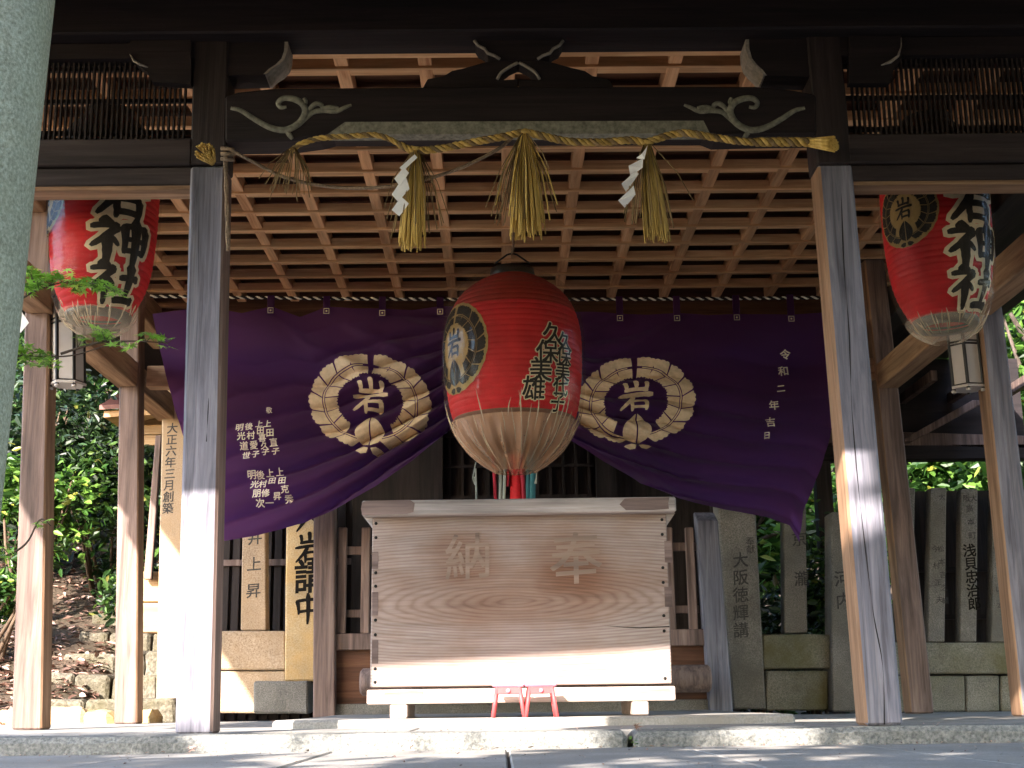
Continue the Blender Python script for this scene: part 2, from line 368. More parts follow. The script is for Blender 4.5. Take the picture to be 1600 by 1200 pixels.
def box_material(cx, cz):
    """flat-sawn board: long cathedral rings around a point, silvery wear above"""
    m, n, l, b = nmat('offertory_board_wood')
    tc = n.new('ShaderNodeTexCoord'); mp = n.new('ShaderNodeMapping'); l.new(tc.outputs['Object'], mp.inputs[0])
    mp.inputs['Location'].default_value = (-cx * .62, 0, -cz * 3.7); mp.inputs['Scale'].default_value = (.62, 0.0, 3.7)
    nz = n.new('ShaderNodeTexNoise'); nz.inputs['Scale'].default_value = 2.0; nz.inputs['Detail'].default_value = 3
    l.new(mp.outputs[0], nz.inputs['Vector'])
    ad = n.new('ShaderNodeVectorMath'); ad.operation = 'MULTIPLY_ADD'; ad.inputs[1].default_value = (.16, .16, .16)
    l.new(nz.outputs['Color'], ad.inputs[0]); l.new(mp.outputs[0], ad.inputs[2])
    wv = n.new('ShaderNodeTexWave'); wv.wave_type = 'RINGS'; wv.rings_direction = 'SPHERICAL'
    wv.inputs['Scale'].default_value = 5.5; wv.inputs['Distortion'].default_value = 1.6; wv.inputs['Detail'].default_value = 3
    sub = n.new('ShaderNodeVectorMath'); sub.operation = 'SUBTRACT'; sub.inputs[1].default_value = (.08, .08, .08); l.new(ad.outputs[0], sub.inputs[0])
    l.new(sub.outputs[0], wv.inputs['Vector'])
    r = ramp(n, l, wv.outputs['Fac'], [(0.0, (.243, .190, .171)), (0.3, (.285, .232, .214)), (0.95, (.31, .26, .244))])
    v = coords(n, l, (1.0, 1, 26), False); g = tex(n, l, v, 2.0, 6, 0.65)
    r2 = ramp(n, l, g, [(0.3, (.74, .72, .7)), (0.62, (1.08, 1.08, 1.08))])
    c = mixc(n, l, 1.0, r.outputs[0], r2.outputs[0], 'MULTIPLY')
    # brown weathering patches in the middle of the board, where hands and rain reach less
    v3 = coords(n, l, (1.1, 1, 1.6), False); g3 = tex(n, l, v3, 2.1, 5, 0.6)
    r3 = ramp(n, l, g3, [(0.42, (0, 0, 0)), (0.62, (.75, .75, .75))])
    c = mixc(n, l, r3.outputs[0], c, mixc(n, l, 1.0, c, (.86, .75, .67), 'MULTIPLY'))
    for sx_, sz_, rx_, rz_, am_ in STAINS:
        mp2 = n.new('ShaderNodeMapping'); l.new(tc.outputs['Object'], mp2.inputs[0])
        mp2.inputs['Location'].default_value = (-sx_ / rx_, 0, -sz_ / rz_); mp2.inputs['Scale'].default_value = (1 / rx_, 0, 1 / rz_)
        w2 = n.new('ShaderNodeVectorMath'); w2.operation = 'MULTIPLY_ADD'; w2.inputs[1].default_value = (.9, 0, .9); l.new(nz.outputs['Color'], w2.inputs[0]); l.new(mp2.outputs[0], w2.inputs[2])
        w3 = n.new('ShaderNodeVectorMath'); w3.operation = 'SUBTRACT'; w3.inputs[1].default_value = (.45, 0, .45); l.new(w2.outputs[0], w3.inputs[0])
        gr = n.new('ShaderNodeTexGradient'); gr.gradient_type = 'SPHERICAL'; l.new(w3.outputs[0], gr.inputs[0])
        rr_ = ramp(n, l, gr.outputs['Fac'], [(0.0, (0, 0, 0)), (0.5, (am_, am_, am_))])
        c = mixc(n, l, rr_.outputs[0], c, mixc(n, l, 1.0, c, (.80, .66, .56), 'MULTIPLY'))
    l.new(c, b.inputs['Base Color']); b.inputs['Roughness'].default_value = 0.75; b.inputs['Specular IOR Level'].default_value = 0.25
    bump(n, l, b, mixc(n, l, 0.5, wv.outputs['Fac'], g), 0.25, 0.006)
    return m

# ------------------------------------------------------------------ lettering
_gl = {}
def glyph1(ch):
    """2-D glyph as (verts, faces), em square centred on 0 with height 1"""
    if ch in _gl: return _gl[ch]
    cu = bpy.data.curves.new('glyph', 'FONT'); cu.body = ch; cu.size = 1.0; cu.resolution_u = 3
    o = bpy.data.objects.new('glyph', cu); C.objects.link(o)
    dg = bpy.context.evaluated_depsgraph_get(); dg.update()
    me = bpy.data.meshes.new_from_object(o.evaluated_get(dg))
    vs = [(v.co.x, v.co.y) for v in me.vertices]; fs = [list(p.vertices) for p in me.polygons]
    bpy.data.objects.remove(o); bpy.data.curves.remove(cu); bpy.data.meshes.remove(me)
    a = 0.84
    _gl[ch] = ([((x - a / 2) / a, (y - 0.335) / a) for x, y in vs], fs)
    return _gl[ch]
def glyph(ch, bold):
    """the glyph thickened by laying shifted copies over one another"""
    vs, fs = glyph1(ch)
    if bold <= 0.004: return [(vs, fs)]
    n = 4 if bold < .05 else 8
    return [([(x + bold * math.cos(2 * math.pi * (i + .5) / n), y + bold * math.sin(2 * math.pi * (i + .5) / n)) for x, y in vs], fs) for i in range(n)]

RAD = [((-.30, .42), (-.16, .32), .15), ((-.44, .26), (-.06, .29), .12), ((-.06, .29), (-.44, -.12), .13), ((-.22, .04), (-.22, -.48), .15), ((-.18, .06), (-.05, -.08), .10)]
BRUSH = {
    '岩': [((-.29, .42), (-.26, .16), .13), ((0, .5), (0, .16), .14), ((.30, .42), (.27, .14), .13), ((-.28, .16), (.31, .17), .13),
          ((-.44, .0), (.45, .03), .13), ((-.04, .0), (-.42, -.46), .13), ((-.14, -.2), (-.12, -.5), .12), ((-.14, -.2), (.30, -.18), .11), ((.28, -.18), (.26, -.5), .13), ((-.12, -.42), (.28, -.42), .11)],
    '神': RAD + [((.04, .32), (.06, -.2), .12), ((.04, .32), (.44, .34), .12), ((.42, .34), (.40, -.18), .13), ((.05, .06), (.41, .07), .10), ((.06, -.17), (.40, -.16), .11), ((.23, .5), (.23, -.5), .15)],
    '社': RAD + [((.08, .10), (.42, .13), .14), ((.25, .44), (.25, -.40), .15), ((.0, -.40), (.48, -.36), .15)],
    '大': [((-.42, .12), (.44, .16), .14), ((.0, .46), (-.06, .06), .14), ((-.05, .10), (-.42, -.44), .14), ((.0, .10), (.42, -.42), .16)],
    '中': [((-.36, .26), (.36, .27), .13), ((-.36, .27), (-.30, -.16), .14), ((.36, .27), (.31, -.14), .14), ((-.3, -.1), (.31, -.1), .12), ((0, .48), (0, -.5), .16)],
    '石': [((-.46, .38), (.46, .42), .16), ((-.02, .38), (-.46, -.34), .17), ((-.12, .02), (-.10, -.44), .15), ((-.12, .02), (.36, .05), .14), ((.34, .05), (.30, -.44), .18), ((-.10, -.34), (.32, -.33), .14)],
}
def brush(ch, grow=0.0, bold=1.0):
    """brush-written glyph: tapered strokes; returns list of (verts, faces)"""
    outl = []
    for k, (a, b, wd) in enumerate(BRUSH[ch]):
        wd = wd * bold
        a = Vector(a); b = Vector(b); d = b - a; L = d.length; d.normalize(); nrm = Vector((-d.y, d.x))
        ss = -0.03 - grow; ee = L + 0.03 + grow; N = 9
        vs, fs = [], []
        for i in range(N):
            t = i / (N - 1); q = ss + (ee - ss) * t
            wdt = wd * (1.12 - 0.55 * t if i else 0.75) * (0.92 + 0.16 * random.random()) * 0.5
            if abs(d.x) > 0.9: wdt = wd * (0.85 + (0.3 if t > 0.8 else 0)) * 0.5
            wdt += grow
            if i in (0, N - 1): wdt *= 0.62
            p = a + d * q + nrm * (0.02 * math.sin(t * math.pi))
            vs += [tuple(p + nrm * wdt), tuple(p - nrm * wdt)]
            if i: fs.append([2 * i - 2, 2 * i - 1, 2 * i + 1, 2 * i])
        outl.append((vs, fs))
    return outl

def place2d(pieces, fmap, step, lift, parent, name, mat, layer=0.0003, thick=0.0):
    """2-D pieces -> grid-cut -> mapped onto a surface with fmap(u, v, lift). One mesh."""
    mb = MB()
    for k, (vs, fs) in enumerate(pieces):
        if not vs: continue
        bm = bmesh.new()
        bv = [bm.verts.new((p[0], p[1], 0)) for p in vs]
        for f in fs:
            try: bm.faces.new([bv[i] for i in f])
            except ValueError: pass
        if step:
            for ax in (0, 1):
                lo = min(p[ax] for p in vs); hi = max(p[ax] for p in vs)
                q = math.floor(lo / step) * step + step
                while q < hi:
                    co = [0, 0, 0]; no = [0, 0, 0]; co[ax] = q; no[ax] = 1
                    bmesh.ops.bisect_plane(bm, geom=bm.verts[:] + bm.edges[:] + bm.faces[:], plane_co=co, plane_no=no, dist=1e-6)
                    q += step
        bm.verts.index_update()
        mb.add([fmap(v.co.x, v.co.y, lift + (k % 12) * layer * .6) for v in bm.verts], [[v.index for v in f.verts] for f in bm.faces])
        bm.free()
    return mb.build(name, mat, parent)

def column(text, cx, cy, size, pitch, bold=0.02, slant=0.0, wx=1.0, use_brush=False, grow=0.0):
    """vertical column of characters in 2-D; cx, cy = centre of the first"""
    res = []
    for i, ch in enumerate(text):
        ox = cx + slant * i * pitch; oy = cy - i * pitch
        if use_brush and ch in BRUSH: ps = brush(ch, grow)
        else: ps = glyph(ch, bold)
        for vs, fs in ps:
            res.append(([(ox + x * size * wx, oy + (y + .07 * x) * size) for x, y in vs], fs))
    return res

def crest(R=1.0):
    """wreath of two serrated leaves with a bud at the foot: list of 2-D lobes"""
    lobes = []
    def lobe(a0, a1, ri, ro, sh, side):
        n = 14; outp = []
        for i in range(n + 1):
            t = i / n; a = a0 + (a1 - a0) * t + sh
            r = ro * (1 - 0.035 * abs(2 * t - 1) ** 3) + 0.022 * abs(math.sin(t * math.pi * 3.5)) * (1 if ro > ri else -1)
            outp.append((r * math.cos(a) * side, r * math.sin(a)))
        for i in range(n // 2 + 1):
            t = 1 - i / (n // 2); a = a0 + (a1 - a0) * t
            outp.append((ri * math.cos(a) * side, ri * math.sin(a)))
        lobes.append((outp, [list(range(len(outp)))]))
    gap = 0.014
    for side in (1, -1):
        b0, b1 = rad(-80), rad(87.5); N = 8
        for k in range(N):
            a0 = b0 + (b1 - b0) * k / N + gap; a1 = b0 + (b1 - b0) * (k + 1) / N - gap
            e = 1.0 - (0.05 if k == 0 else 0)
            lobe(a0, a1, 0.795, e, 0.10 if k < N - 1 else 0.0, side)
            if k > 0: lobe(a0, a1, 0.745, 0.565 + 0.03 * (k == N - 1), 0.10 if k < N - 1 else 0.0, side)
        st = []
        for i in range(25):
            a = b0 + (b1 - 0.12 - b0) * i / 24; st.append((0.780 * math.cos(a) * side, 0.780 * math.sin(a)))
        for i in range(24, -1, -1):
            a = b0 + (b1 - 0.12 - b0) * i / 24; st.append((0.759 * math.cos(a) * side, 0.759 * math.sin(a)))
        lobes.append((st, [list(range(len(st)))]))
        bud = [(0.012 * side, -.90)] + [(side * (0.012 + 0.23 * math.sin(math.pi * (t / 10) ** 0.8) ** 0.75), -.90 + .62 * t / 10) for t in range(1, 10)] + [(0.012 * side, -.27)]
        lobes.append((bud, [list(range(len(bud)))]))
        ft = [(0.02 * side, -.95), (0.10 * side, -.93), (0.19 * side, -.955), (0.24 * side, -1.0), (0.14 * side, -1.07), (0.05 * side, -1.05)]
        lobes.append((ft, [list(range(6))]))
    for i, ch in enumerate(brush('岩')):
        lobes.append(([(x * 0.62, 0.13 + y * 0.66) for x, y in ch[0]], ch[1]))
    return [([(x * R, y * R) for x, y in vs], fs) for vs, fs in lobes]

def flat_map(P, right, upv, nrm):
    P = Vector(P)
    return lambda u, v, lf: P + right * u + upv * v + nrm * lf
XR, ZU, NF = Vector((1, 0, 0)), Vector((0, 0, 1)), Vector((0, -1, 0))

# ================================================================== the setting
def ground_z(x, y):
    def ss(a, b, t):
        t = max(0, min(1, (t - a) / (b - a))); return t * t * (3 - 2 * t)
    z = -0.12 - 1.2 * ss(-2.2, -3.8, y)
    hl = ss(-3.0, -3.7, x) * (0.36 * max(0, y - 4.1) + 0.10 * max(0, -3.4 - x) * ss(1, 4, y))
    hr = ss(4.5, 8, x) * 0.2 * max(0, y - 5) + 0.16 * max(0, y - 11)
    z += min(9.0, hl + hr)
    z += 0.10 * noise.noise(Vector((x * .6, y * .6, 0))) * (1 if (x < -3.4 and y > 4) or y > 7 else 0.0)
    return z
mb = MB(); N = 150
def gc(i): 
    t = i / N * 2 - 1; return 60 * (0.22 * t + 0.78 * t ** 3)
for j in range(N + 1):
    for i in range(N + 1):
        x, y = gc(i), gc(j) + 4; mb.v.append(Vector((x, y, ground_z(x, y))))
for j in range(N):
    for i in range(N):
        a = j * (N + 1) + i; mb.f.append([a, a + 1, a + N + 2, a + N + 1]); mb.sm.append(True)
mb.build('ground', M['earth'], kind='structure')

# paving in front of the kerb: slabs with dirt joints, on the flat landing
joints = [(-3.3), (-2.35), (-1.47), (-0.74), (0.0), (0.68), (1.4), (2.3), (3.3), (4.2), (5.2)]
jx = [px(a, 1163, -0.36).x for a in (245, 521, 793, 1067, 1338)]
jx = [jx[0] - 1.5, jx[0] - 0.75] + jx + [jx[-1] + .8, jx[-1] + 1.6, jx[-1] + 2.4]
mb = MB(); mb.box(-5, 5.5, -2.6, -0.30, -0.2, -0.078); mb.build('paving_bed', M['joint'], kind='structure')
mb = MB()
for a, b in zip(jx, jx[1:]):
    for y0, y1 in ((-2.6, -0.337),):
        dz = random.uniform(-.002, .002)
        mb.box(a + .005, b - .005, y0, y1, -0.15, -0.066 + dz)
mb.build('paving', M['paving'], kind='structure', bevel=0.006)
# steps falling away toward the viewer
mb = MB()
for k in range(6):
    mb.box(-2.6, 2.6, -2.6 - 0.3 * (k + 1), -2.602 - 0.3 * k, -1.5, -0.10 - 0.2 * (k + 1) + .06)
mb.build('stone_stairs', M['floor'], kind='structure', bevel=0.01)
# kerb stones and the floor of the hall
mb = MB()
kx = [-5.2, -3.4, px(985, 1150, -0.33).x - 0.008]
for a, b in zip(kx, kx[1:]): mb.box(a, b - 0.006, -0.335, 0.02, -0.2, 0.0)
mb.box(kx[-1] + 0.022, 2.55, -0.34, 0.02, -0.2, 0.0); mb.box(2.56, 5.4, -0.335, 0.02, -0.2, 0.0)
mb.build('kerb', M['kerb'], bevel=0.022, kind='structure', rough=0.012)
mb = MB()
fx = [-4.6, -3.1, -1.9, -0.6, 0.7, 2.0, 3.2, 4.8]; fy = [0.02, 1.0, 2.1, 3.3, 4.4]
for a, b in zip(fx, fx[1:]):
    for c, d in zip(fy, fy[1:]):
        mb.box(a + .003, b - .003, c + .003, d - .003, -.2, -0.002 + random.uniform(-.0015, .0015))
mb.build('hall_floor', M['floor'], kind='structure', bevel=0.004)
MB().box(-1.35, 1.3, 0.98, 4.3, -.1, 0.042).build('floor_step', M['floor'], kind='structure', bevel=0.012, rough=0.004)

# ================================================================== the worship hall
def Z0(x, y, Y=0): return px(x, y, Y).z
hall = thing('worship_hall', 'open fronted wooden worship hall with grey square posts and a lattice ceiling', 'shrine hall', (0, 0, 0))
D = 0.17
side_faces(post_mb((273, 1143), (332, 1143), (297, 258), (352, 258), 0, D, Z0(324, 259)).build('post', M['post'], hall, 0.012), M['inner_post'], 1)
side_faces(post_mb((1353, 1137), (1412, 1136), (1278, 258), (1332, 258), 0, D, Z0(1305, 256)).build('post', M['post'], hall, 0.012), M['orange_z'], -1)
side_faces(post_mb((18, 1131), (65, 1131), (35, 600), (74, 600), 1.87, D, 3.42).build('post', M['inner_post'], hall, 0.01), M['orange_z'], 1)
side_faces(post_mb((178, 1121), (214, 1121), (186, 605), (217, 605), 3.83, D, 3.42).build('post', M['inner_post'], hall, 0.01), M['orange_z'], 1)
side_faces(post_mb((1598, 1128), (1644, 1128), (1531, 487), (1567, 487), 1.87, D, 3.42).build('post', M['post'], hall, 0.01), M['orange_z'], -1)
side_faces(post_mb((1424, 1122), (1461, 1122), (1371, 605), (1404, 605), 3.83, D, 3.42).build('post', M['inner_post'], hall, 0.01), M['orange_z'], -1)
for q in ((273, 1143), (332, 1143), (297, 258), (352, 258)), ((1353, 1137), (1412, 1136), (1278, 258), (1332, 258)):
    zc_ = Z0((q[2][0] + q[3][0]) / 2, 257.5)
    m_ = post_mb(*q, -.012, D + .024, 3.42, zc_)
    m_.build('post_head', M['beam_z'], hall, 0.008)
def Z(x, y, Y=0): return px(x, y, Y).z
def X(x, y, Y=0): return px(x, y, Y).x
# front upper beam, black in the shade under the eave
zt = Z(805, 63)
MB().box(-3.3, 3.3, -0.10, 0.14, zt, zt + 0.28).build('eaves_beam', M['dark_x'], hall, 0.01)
# curved bracket arms beside the two front posts
def prism_px(poly, Y, y0, y1):
    return MB().prism([(X(a, b, Y), Z(a, b, Y)) for a, b in poly], Y + y0, Y + y1)
def edge_px(line, Y, dy, r=0.008):
    return MB().tube([px(a, b, Y) + Vector((0, dy, 0)) for a, b in line], r, 6)
arcL = [(447, 64), (446, 80), (442, 92), (433, 101), (422, 108), (414, 116)]
arcR = [(1168, 62), (1169, 78), (1173, 92), (1181, 102), (1190, 110), (1196, 118)]
prism_px([(352, 62)] + arcL + [(352, 118)], 0, 0.0, 0.15).build('bracket_arm', M['dark_x'], hall)
prism_px([(1275, 60), (1275, 120)] + arcR[::-1], 0, 0.0, 0.15).build('bracket_arm', M['dark_x'], hall)
def strip(line, Y, y0, y1, off=0.0):
    mb = MB(); vs = []
    for a, b in line:
        p = px(a, b, Y); vs += [(p.x, Y + y0, p.z - off), (p.x, Y + y1, p.z - off)]
    mb.add(vs, [[2 * i, 2 * i + 1, 2 * i + 3, 2 * i + 2] for i in range(len(line) - 1)], True); return mb
for arc in (arcL, arcR):
    mb = MB()
    s_ = 1 if arc is arcL else -1
    P = [px(a, b, 0) for a, b in arc]
    for a, b in zip(P, P[1:]):
        mb.hexa([(a.x - .006 * s_, -.004, a.z), (a.x + .010 * s_, -.004, a.z), (a.x + .010 * s_, .155, a.z), (a.x - .006 * s_, .155, a.z)][::1],
                [(b.x - .006 * s_, -.004, b.z), (b.x + .010 * s_, -.004, b.z), (b.x + .010 * s_, .155, b.z), (b.x - .006 * s_, .155, b.z)])
    mb.build('bracket_edge', M['edge_pale'], hall)
# rainbow beam with scroll carving
beam = prism_px([(352, 152), (372, 146), (430, 140), (800, 137), (1180, 137), (1240, 143), (1275, 150), (1275, 213), (1190, 214), (1118, 216), (1100, 209),
                 (520, 211), (500, 216), (455, 222), (352, 224)], 0, -0.02, 0.15).build('rainbow_beam', M['dark_x'], hall, 0.012)
ch = MB(); A = [px(a, b, 0) for a, b in ((512, 212), (1108, 210), (1098, 192), (540, 194))]
ch.add([A[0] + Vector((0, -.022, -.004)), A[1] + Vector((0, -.022, -.004)), A[2] + Vector((0, -.026, 0)), A[3] + Vector((0, -.026, 0)),
        A[0] + Vector((0, .05, -.004)), A[1] + Vector((0, .05, -.004)), A[2] + Vector((0, .05, 0)), A[3] + Vector((0, .05, 0))],
       [(0, 1, 2, 3), (4, 7, 6, 5), (0, 4, 5, 1), (1, 5, 6, 2), (2, 6, 7, 3), (3, 7, 4, 0)])
ch.build('beam_chamfer', M['carve_pale'], beam)
def smooth_path(pts, n=8):
    out_ = []
    P = [Vector(p) for p in pts]
    for i in range(len(P) - 1):
        p0, p1, p2, p3 = P[max(i - 1, 0)], P[i], P[i + 1], P[min(i + 2, len(P) - 1)]
        for k in range(n):
            t = k / n
            out_.append(0.5 * ((2 * p1) + (p2 - p0) * t + (2 * p0 - 5 * p1 + 4 * p2 - p3) * t * t + (3 * p1 - p0 - 3 * p2 + p3) * t ** 3))
    out_.append(P[-1]); return out_
scr = [[(362, 172), (378, 176), (400, 190), (425, 203), (448, 206), (468, 196), (478, 180), (474, 166), (460, 158), (444, 157), (436, 164), (440, 171), (449, 170)],
       [(470, 198), (482, 186), (492, 178), (508, 176), (526, 177), (540, 171), (550, 167)],
       [(474, 168), (478, 163), (476, 156)], [(482, 184), (486, 172), (496, 165), (504, 168), (503, 174)], [(500, 175), (515, 171), (530, 172)], [(448, 206), (452, 212), (458, 220)]]
for mir in (0, 1):
    mb = MB()
    for k, ln in enumerate(scr):
        pts = smooth_path([px((1618 - a) if mir else a, b, 0) + Vector((0, -.022, 0)) for a, b in ln], 5)
        n = len(pts); w0 = 0.019 if k == 0 else 0.014
        mb.tube(pts, [w0 * (0.35 + 0.65 * math.sin(math.pi * (0.08 + 0.88 * i / n))) for i in range(n)], 6)
    for v_ in mb.v: v_.y = -.022 + (v_.y + .022) * .42
    mb.build('scroll_carving', M['carve_pale'], beam)
# frog-leg strut and the bracket block over it
half = [(809, 91), (776, 92), (752, 97), (728, 104), (706, 109), (694, 117), (668, 122), (659, 138), (809, 138), (809, 122), (777, 124), (783, 113), (796, 103), (809, 97)]
for mir in (0, 1):
    pl = [((1620 - a) if mir else a, b) for a, b in half]
    prism_px(pl if not mir else pl[::-1], 0, 0.01, 0.11).build('frog_leg_strut', M['dark_x'], hall, 0.003)
    e = MB(); e.tube(smooth_path([px((1620 - a) if mir else a, b, 0) + Vector((0, .006, 0)) for a, b in ((777, 123), (783, 113), (796, 104), (809, 97))], 3), 0.008, 6)
    e.build('strut_edge', M['edge_pale'], hall)
    bl = [(741, 64), (747, 72), (757, 77), (762, 84), (773, 88), (781, 93)]
    e = MB(); e.tube([px((1621 - a) if mir else a, b, 0) + Vector((0, -.005, 0)) for a, b in bl], 0.008, 6); e.build('strut_edge', M['edge_pale'], hall)
prism_px([(741, 62), (747, 72), (757, 77), (762, 84), (773, 88), (783, 94), (838, 94), (848, 88), (859, 84), (864, 77), (874, 72), (880, 62)], 0, 0.0, 0.13).build('bracket_block', M['dark_x'], hall)
# side bays: tie beam, lintel with a strip coloured pale as its lit underside, transom lattice
for sgn, xp, yt, yb, y2, y3, lt, lb in ((-1, 300, 217, 259, 287, 301, 92, 212), (1, 1325, 211, 256, 281, 297, 88, 208)):
    xa = X(xp, 240); xb = sgn * 3.3
    x0, x1 = min(xa, xb), max(xa, xb)
    MB().box(x0, x1, -0.015, 0.15, Z(xp, yb), Z(xp, yt)).build('tie_beam', M['beam_x'], hall, 0.008)
    MB().box(x0, x1, 0.01, 0.15, Z(xp, y2), Z(xp, yb) - .002).build('lintel', M['beam_x'], hall, 0.006)
    MB().box(x0, x1, 0.016, 0.145, Z(xp, y2) - 0.022, Z(xp, y2) - .001).build('lintel_lit_underside', M['tie_x'], hall, 0.003)
    tz0, tz1 = Z(xp, lb), Z(xp, lt)
    mb = MB(); sp_ = 8.35 / F * 6.25; nbar = int(abs(xb - xa) / sp_)
    for k in range(1, nbar):
        xx = xa + sgn * (0.03 + k * sp_); mb.box(xx - 0.0042, xx + 0.0042, 0.03, 0.055, tz0, tz1)
    for fz in (0.0, 0.09, 0.5, 0.92): 
        q = tz0 + (tz1 - tz0) * fz; mb.box(x0, x1, 0.056, 0.075, q, q + 0.02)
    mb.build('transom_lattice', M['dark_z'], hall)
    MB().box(x0, x1, -.01, 0.12, tz1, zt - 0.005).build('transom_head', M['dark_x'], hall)
    # curved arm between the post and the transom head
    if sgn < 0: poly = [(300, 60), (205, 60), (208, 92), (216, 106), (232, 116), (240, 132), (300, 136)]
    else: poly = [(1325, 60), (1325, 134), (1388, 134), (1394, 112), (1403, 102), (1406, 88), (1406, 60)]
    prism_px(poly, 0, -0.03, 0.02).build('bracket_arm', M['dark_x'], hall)
    arm = [(206, 90), (212, 100), (222, 106), (234, 110)] if sgn < 0 else [(1374, 107), (1388, 102), (1400, 93), (1405, 78), (1405, 64)]
    e = MB(); e.tube([px(a, b, 0) + Vector((0, -.034, 0)) for a, b in arm], [.003, .007, .007, .003] if sgn < 0 else [.003, .008, .007, .003, .002], 6); e.build('bracket_edge', M['edge_pale'], hall)
# flat lattice ceiling
ZC = 3.40; Y0, Y1 = 0.16, 4.75
MB().box(-3.3, 3.3, Y0, Y1, ZC + .10, ZC + .12).build('ceiling_board', M['board_x'], hall)
for k in range(-7, 9):
    xx = -0.116 + 0.441 * k
    if abs(xx) < 3.25: MB().box(xx - .036, xx + .036, Y0 + .09, Y1, ZC, ZC + .0985).build('ceiling_rafter', M['new_y'], hall, 0.004)
for k in range(-5, 8):
    yy = 1.93 + 0.353 * k
    mb = MB(); mb.box(-3.3, 3.3, yy, yy + .10, ZC + .004, ZC + .05)
    mb.box(-3.3, 3.3, yy - .018, yy + .002, ZC - .016, ZC + .05)
    mb.build('ceiling_batten', M['new_x'], hall, 0.003)
MB().box(-3.3, 3.3, Y0 - .005, Y0 + .09, ZC - .085, ZC + .115).build('ceiling_edge', M['new_x'], hall, 0.004)
MB().box(-3.3, 3.3, Y1, Y1 + .14, ZC - 0.22, ZC + .12).build('rear_beam', M['board_x'], hall, 0.006)
MB().box(-4.7, 4.7, Y1 + .0, Y1 + .02, ZC + .121, ZC + .20).build('rear_fascia', M['dark_x'], hall)
for s_ in (-1, 1):
    xa = s_ * 3.08
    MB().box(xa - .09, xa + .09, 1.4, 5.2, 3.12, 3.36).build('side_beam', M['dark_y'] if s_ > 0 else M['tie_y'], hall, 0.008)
    xb = X(196, 605, 3.83) if s_ < 0 else X(1388, 605, 3.83)
    zz = Z(200, 604, 3.83) if s_ < 0 else Z(1388, 606, 3.83)
    MB().box(xb - .075, xb + .085, 0.6, 5.1, zz, zz + .19).build('side_tie_beam', M['tie_y'], hall, 0.008)
zz = Z(230, 604, 3.83)
MB().box(-2.85, -1.2, 3.86, 3.98, zz + .005, zz + .17).build('rear_tie_beam', M['tie_x'], hall, 0.006)
MB().box(1.2, 2.75, 3.86, 3.98, zz + .005, zz + .17).build('rear_tie_beam', M['tie_x'], hall, 0.006)
# roof: flat soffit over the hall, a low canopy running out over the front, shingles above
EZ = 3.20
def ey(x): return -3.42 + 0.085 * x
XL = 4.58
cb = MB()
b = [(-XL, ey(-XL), EZ), (XL, ey(XL), EZ), (XL, 0.14, 3.60), (-XL, 0.14, 3.60)]
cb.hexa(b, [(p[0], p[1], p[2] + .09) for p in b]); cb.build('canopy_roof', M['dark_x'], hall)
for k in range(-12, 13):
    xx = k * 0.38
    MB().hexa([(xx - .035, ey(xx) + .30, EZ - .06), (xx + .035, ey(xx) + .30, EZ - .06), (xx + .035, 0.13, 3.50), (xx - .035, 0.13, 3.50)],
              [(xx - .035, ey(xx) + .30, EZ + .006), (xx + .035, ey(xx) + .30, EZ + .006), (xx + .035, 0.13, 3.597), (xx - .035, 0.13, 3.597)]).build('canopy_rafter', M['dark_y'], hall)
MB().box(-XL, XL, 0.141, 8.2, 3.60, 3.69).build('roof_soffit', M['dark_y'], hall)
mb = MB()
mb.add([(-XL, ey(-XL), EZ + .092), (XL, ey(XL), EZ + .092), (XL, .14, 3.70), (-XL, .14, 3.70), (-XL, 8.2, 3.70), (XL, 8.2, 3.70), (-2.6, 4.2, 5.6), (2.6, 4.2, 5.6)],
       [(0, 1, 2, 3), (3, 2, 7, 6), (2, 5, 7), (5, 4, 6, 7), (4, 3, 6)])
mb.build('roof', M['roof'], hall)

# ================================================================== the dark sanctuary behind the hall
sanc = thing('inner_sanctuary', 'dark timber inner sanctuary hidden in shade behind the purple curtain', 'shrine building', (0, 6.3, 0))
MB().box(-1.9, 1.9, 6.35, 8.0, -.15, 3.55).build('wall', M['dark_z'], sanc)
for xx in (-1.85, -0.8, 0.8, 1.85): MB().box(xx - .09, xx + .09, 6.2, 6.345, -.1, 3.5).build('post', M['dark_z'], sanc)
for s_ in (-1, 1):
    mb = MB()
    for k in range(6):
        q = 0.05 + k * 0.12; mb.box(s_ * q - .012, s_ * q + .012, 6.30, 6.345, .5, 2.6)
    for k in range(8): mb.box(min(0, s_ * .7), max(0, s_ * .7), 6.29, 6.31, .5 + k * .29, .53 + k * .29)
    mb.build('lattice_door', M['dark_z'], sanc)

for line, w_ in ((((1313, 300), (1318, 420), (1326, 520), (1330, 640), (1340, 760), (1352, 860), (1366, 960), (1378, 1040), (1383, 1132)), .0035), (((327, 620), (324, 655), (322, 690)), .003), (((310, 300), (309, 420), (312, 520)), .002)):
    pts_ = smooth_path([px(a_ + 1.2 * math.sin(b_ * .11), b_, 0) + Vector((0, .0012, 0)) for a_, b_ in line], 4)
    MB().tube(pts_, [w_ * (.35 + .65 * abs(math.sin(i * .55)) ) for i in range(len(pts_))], 5).build('post_crack', M['ink_z'], hall)

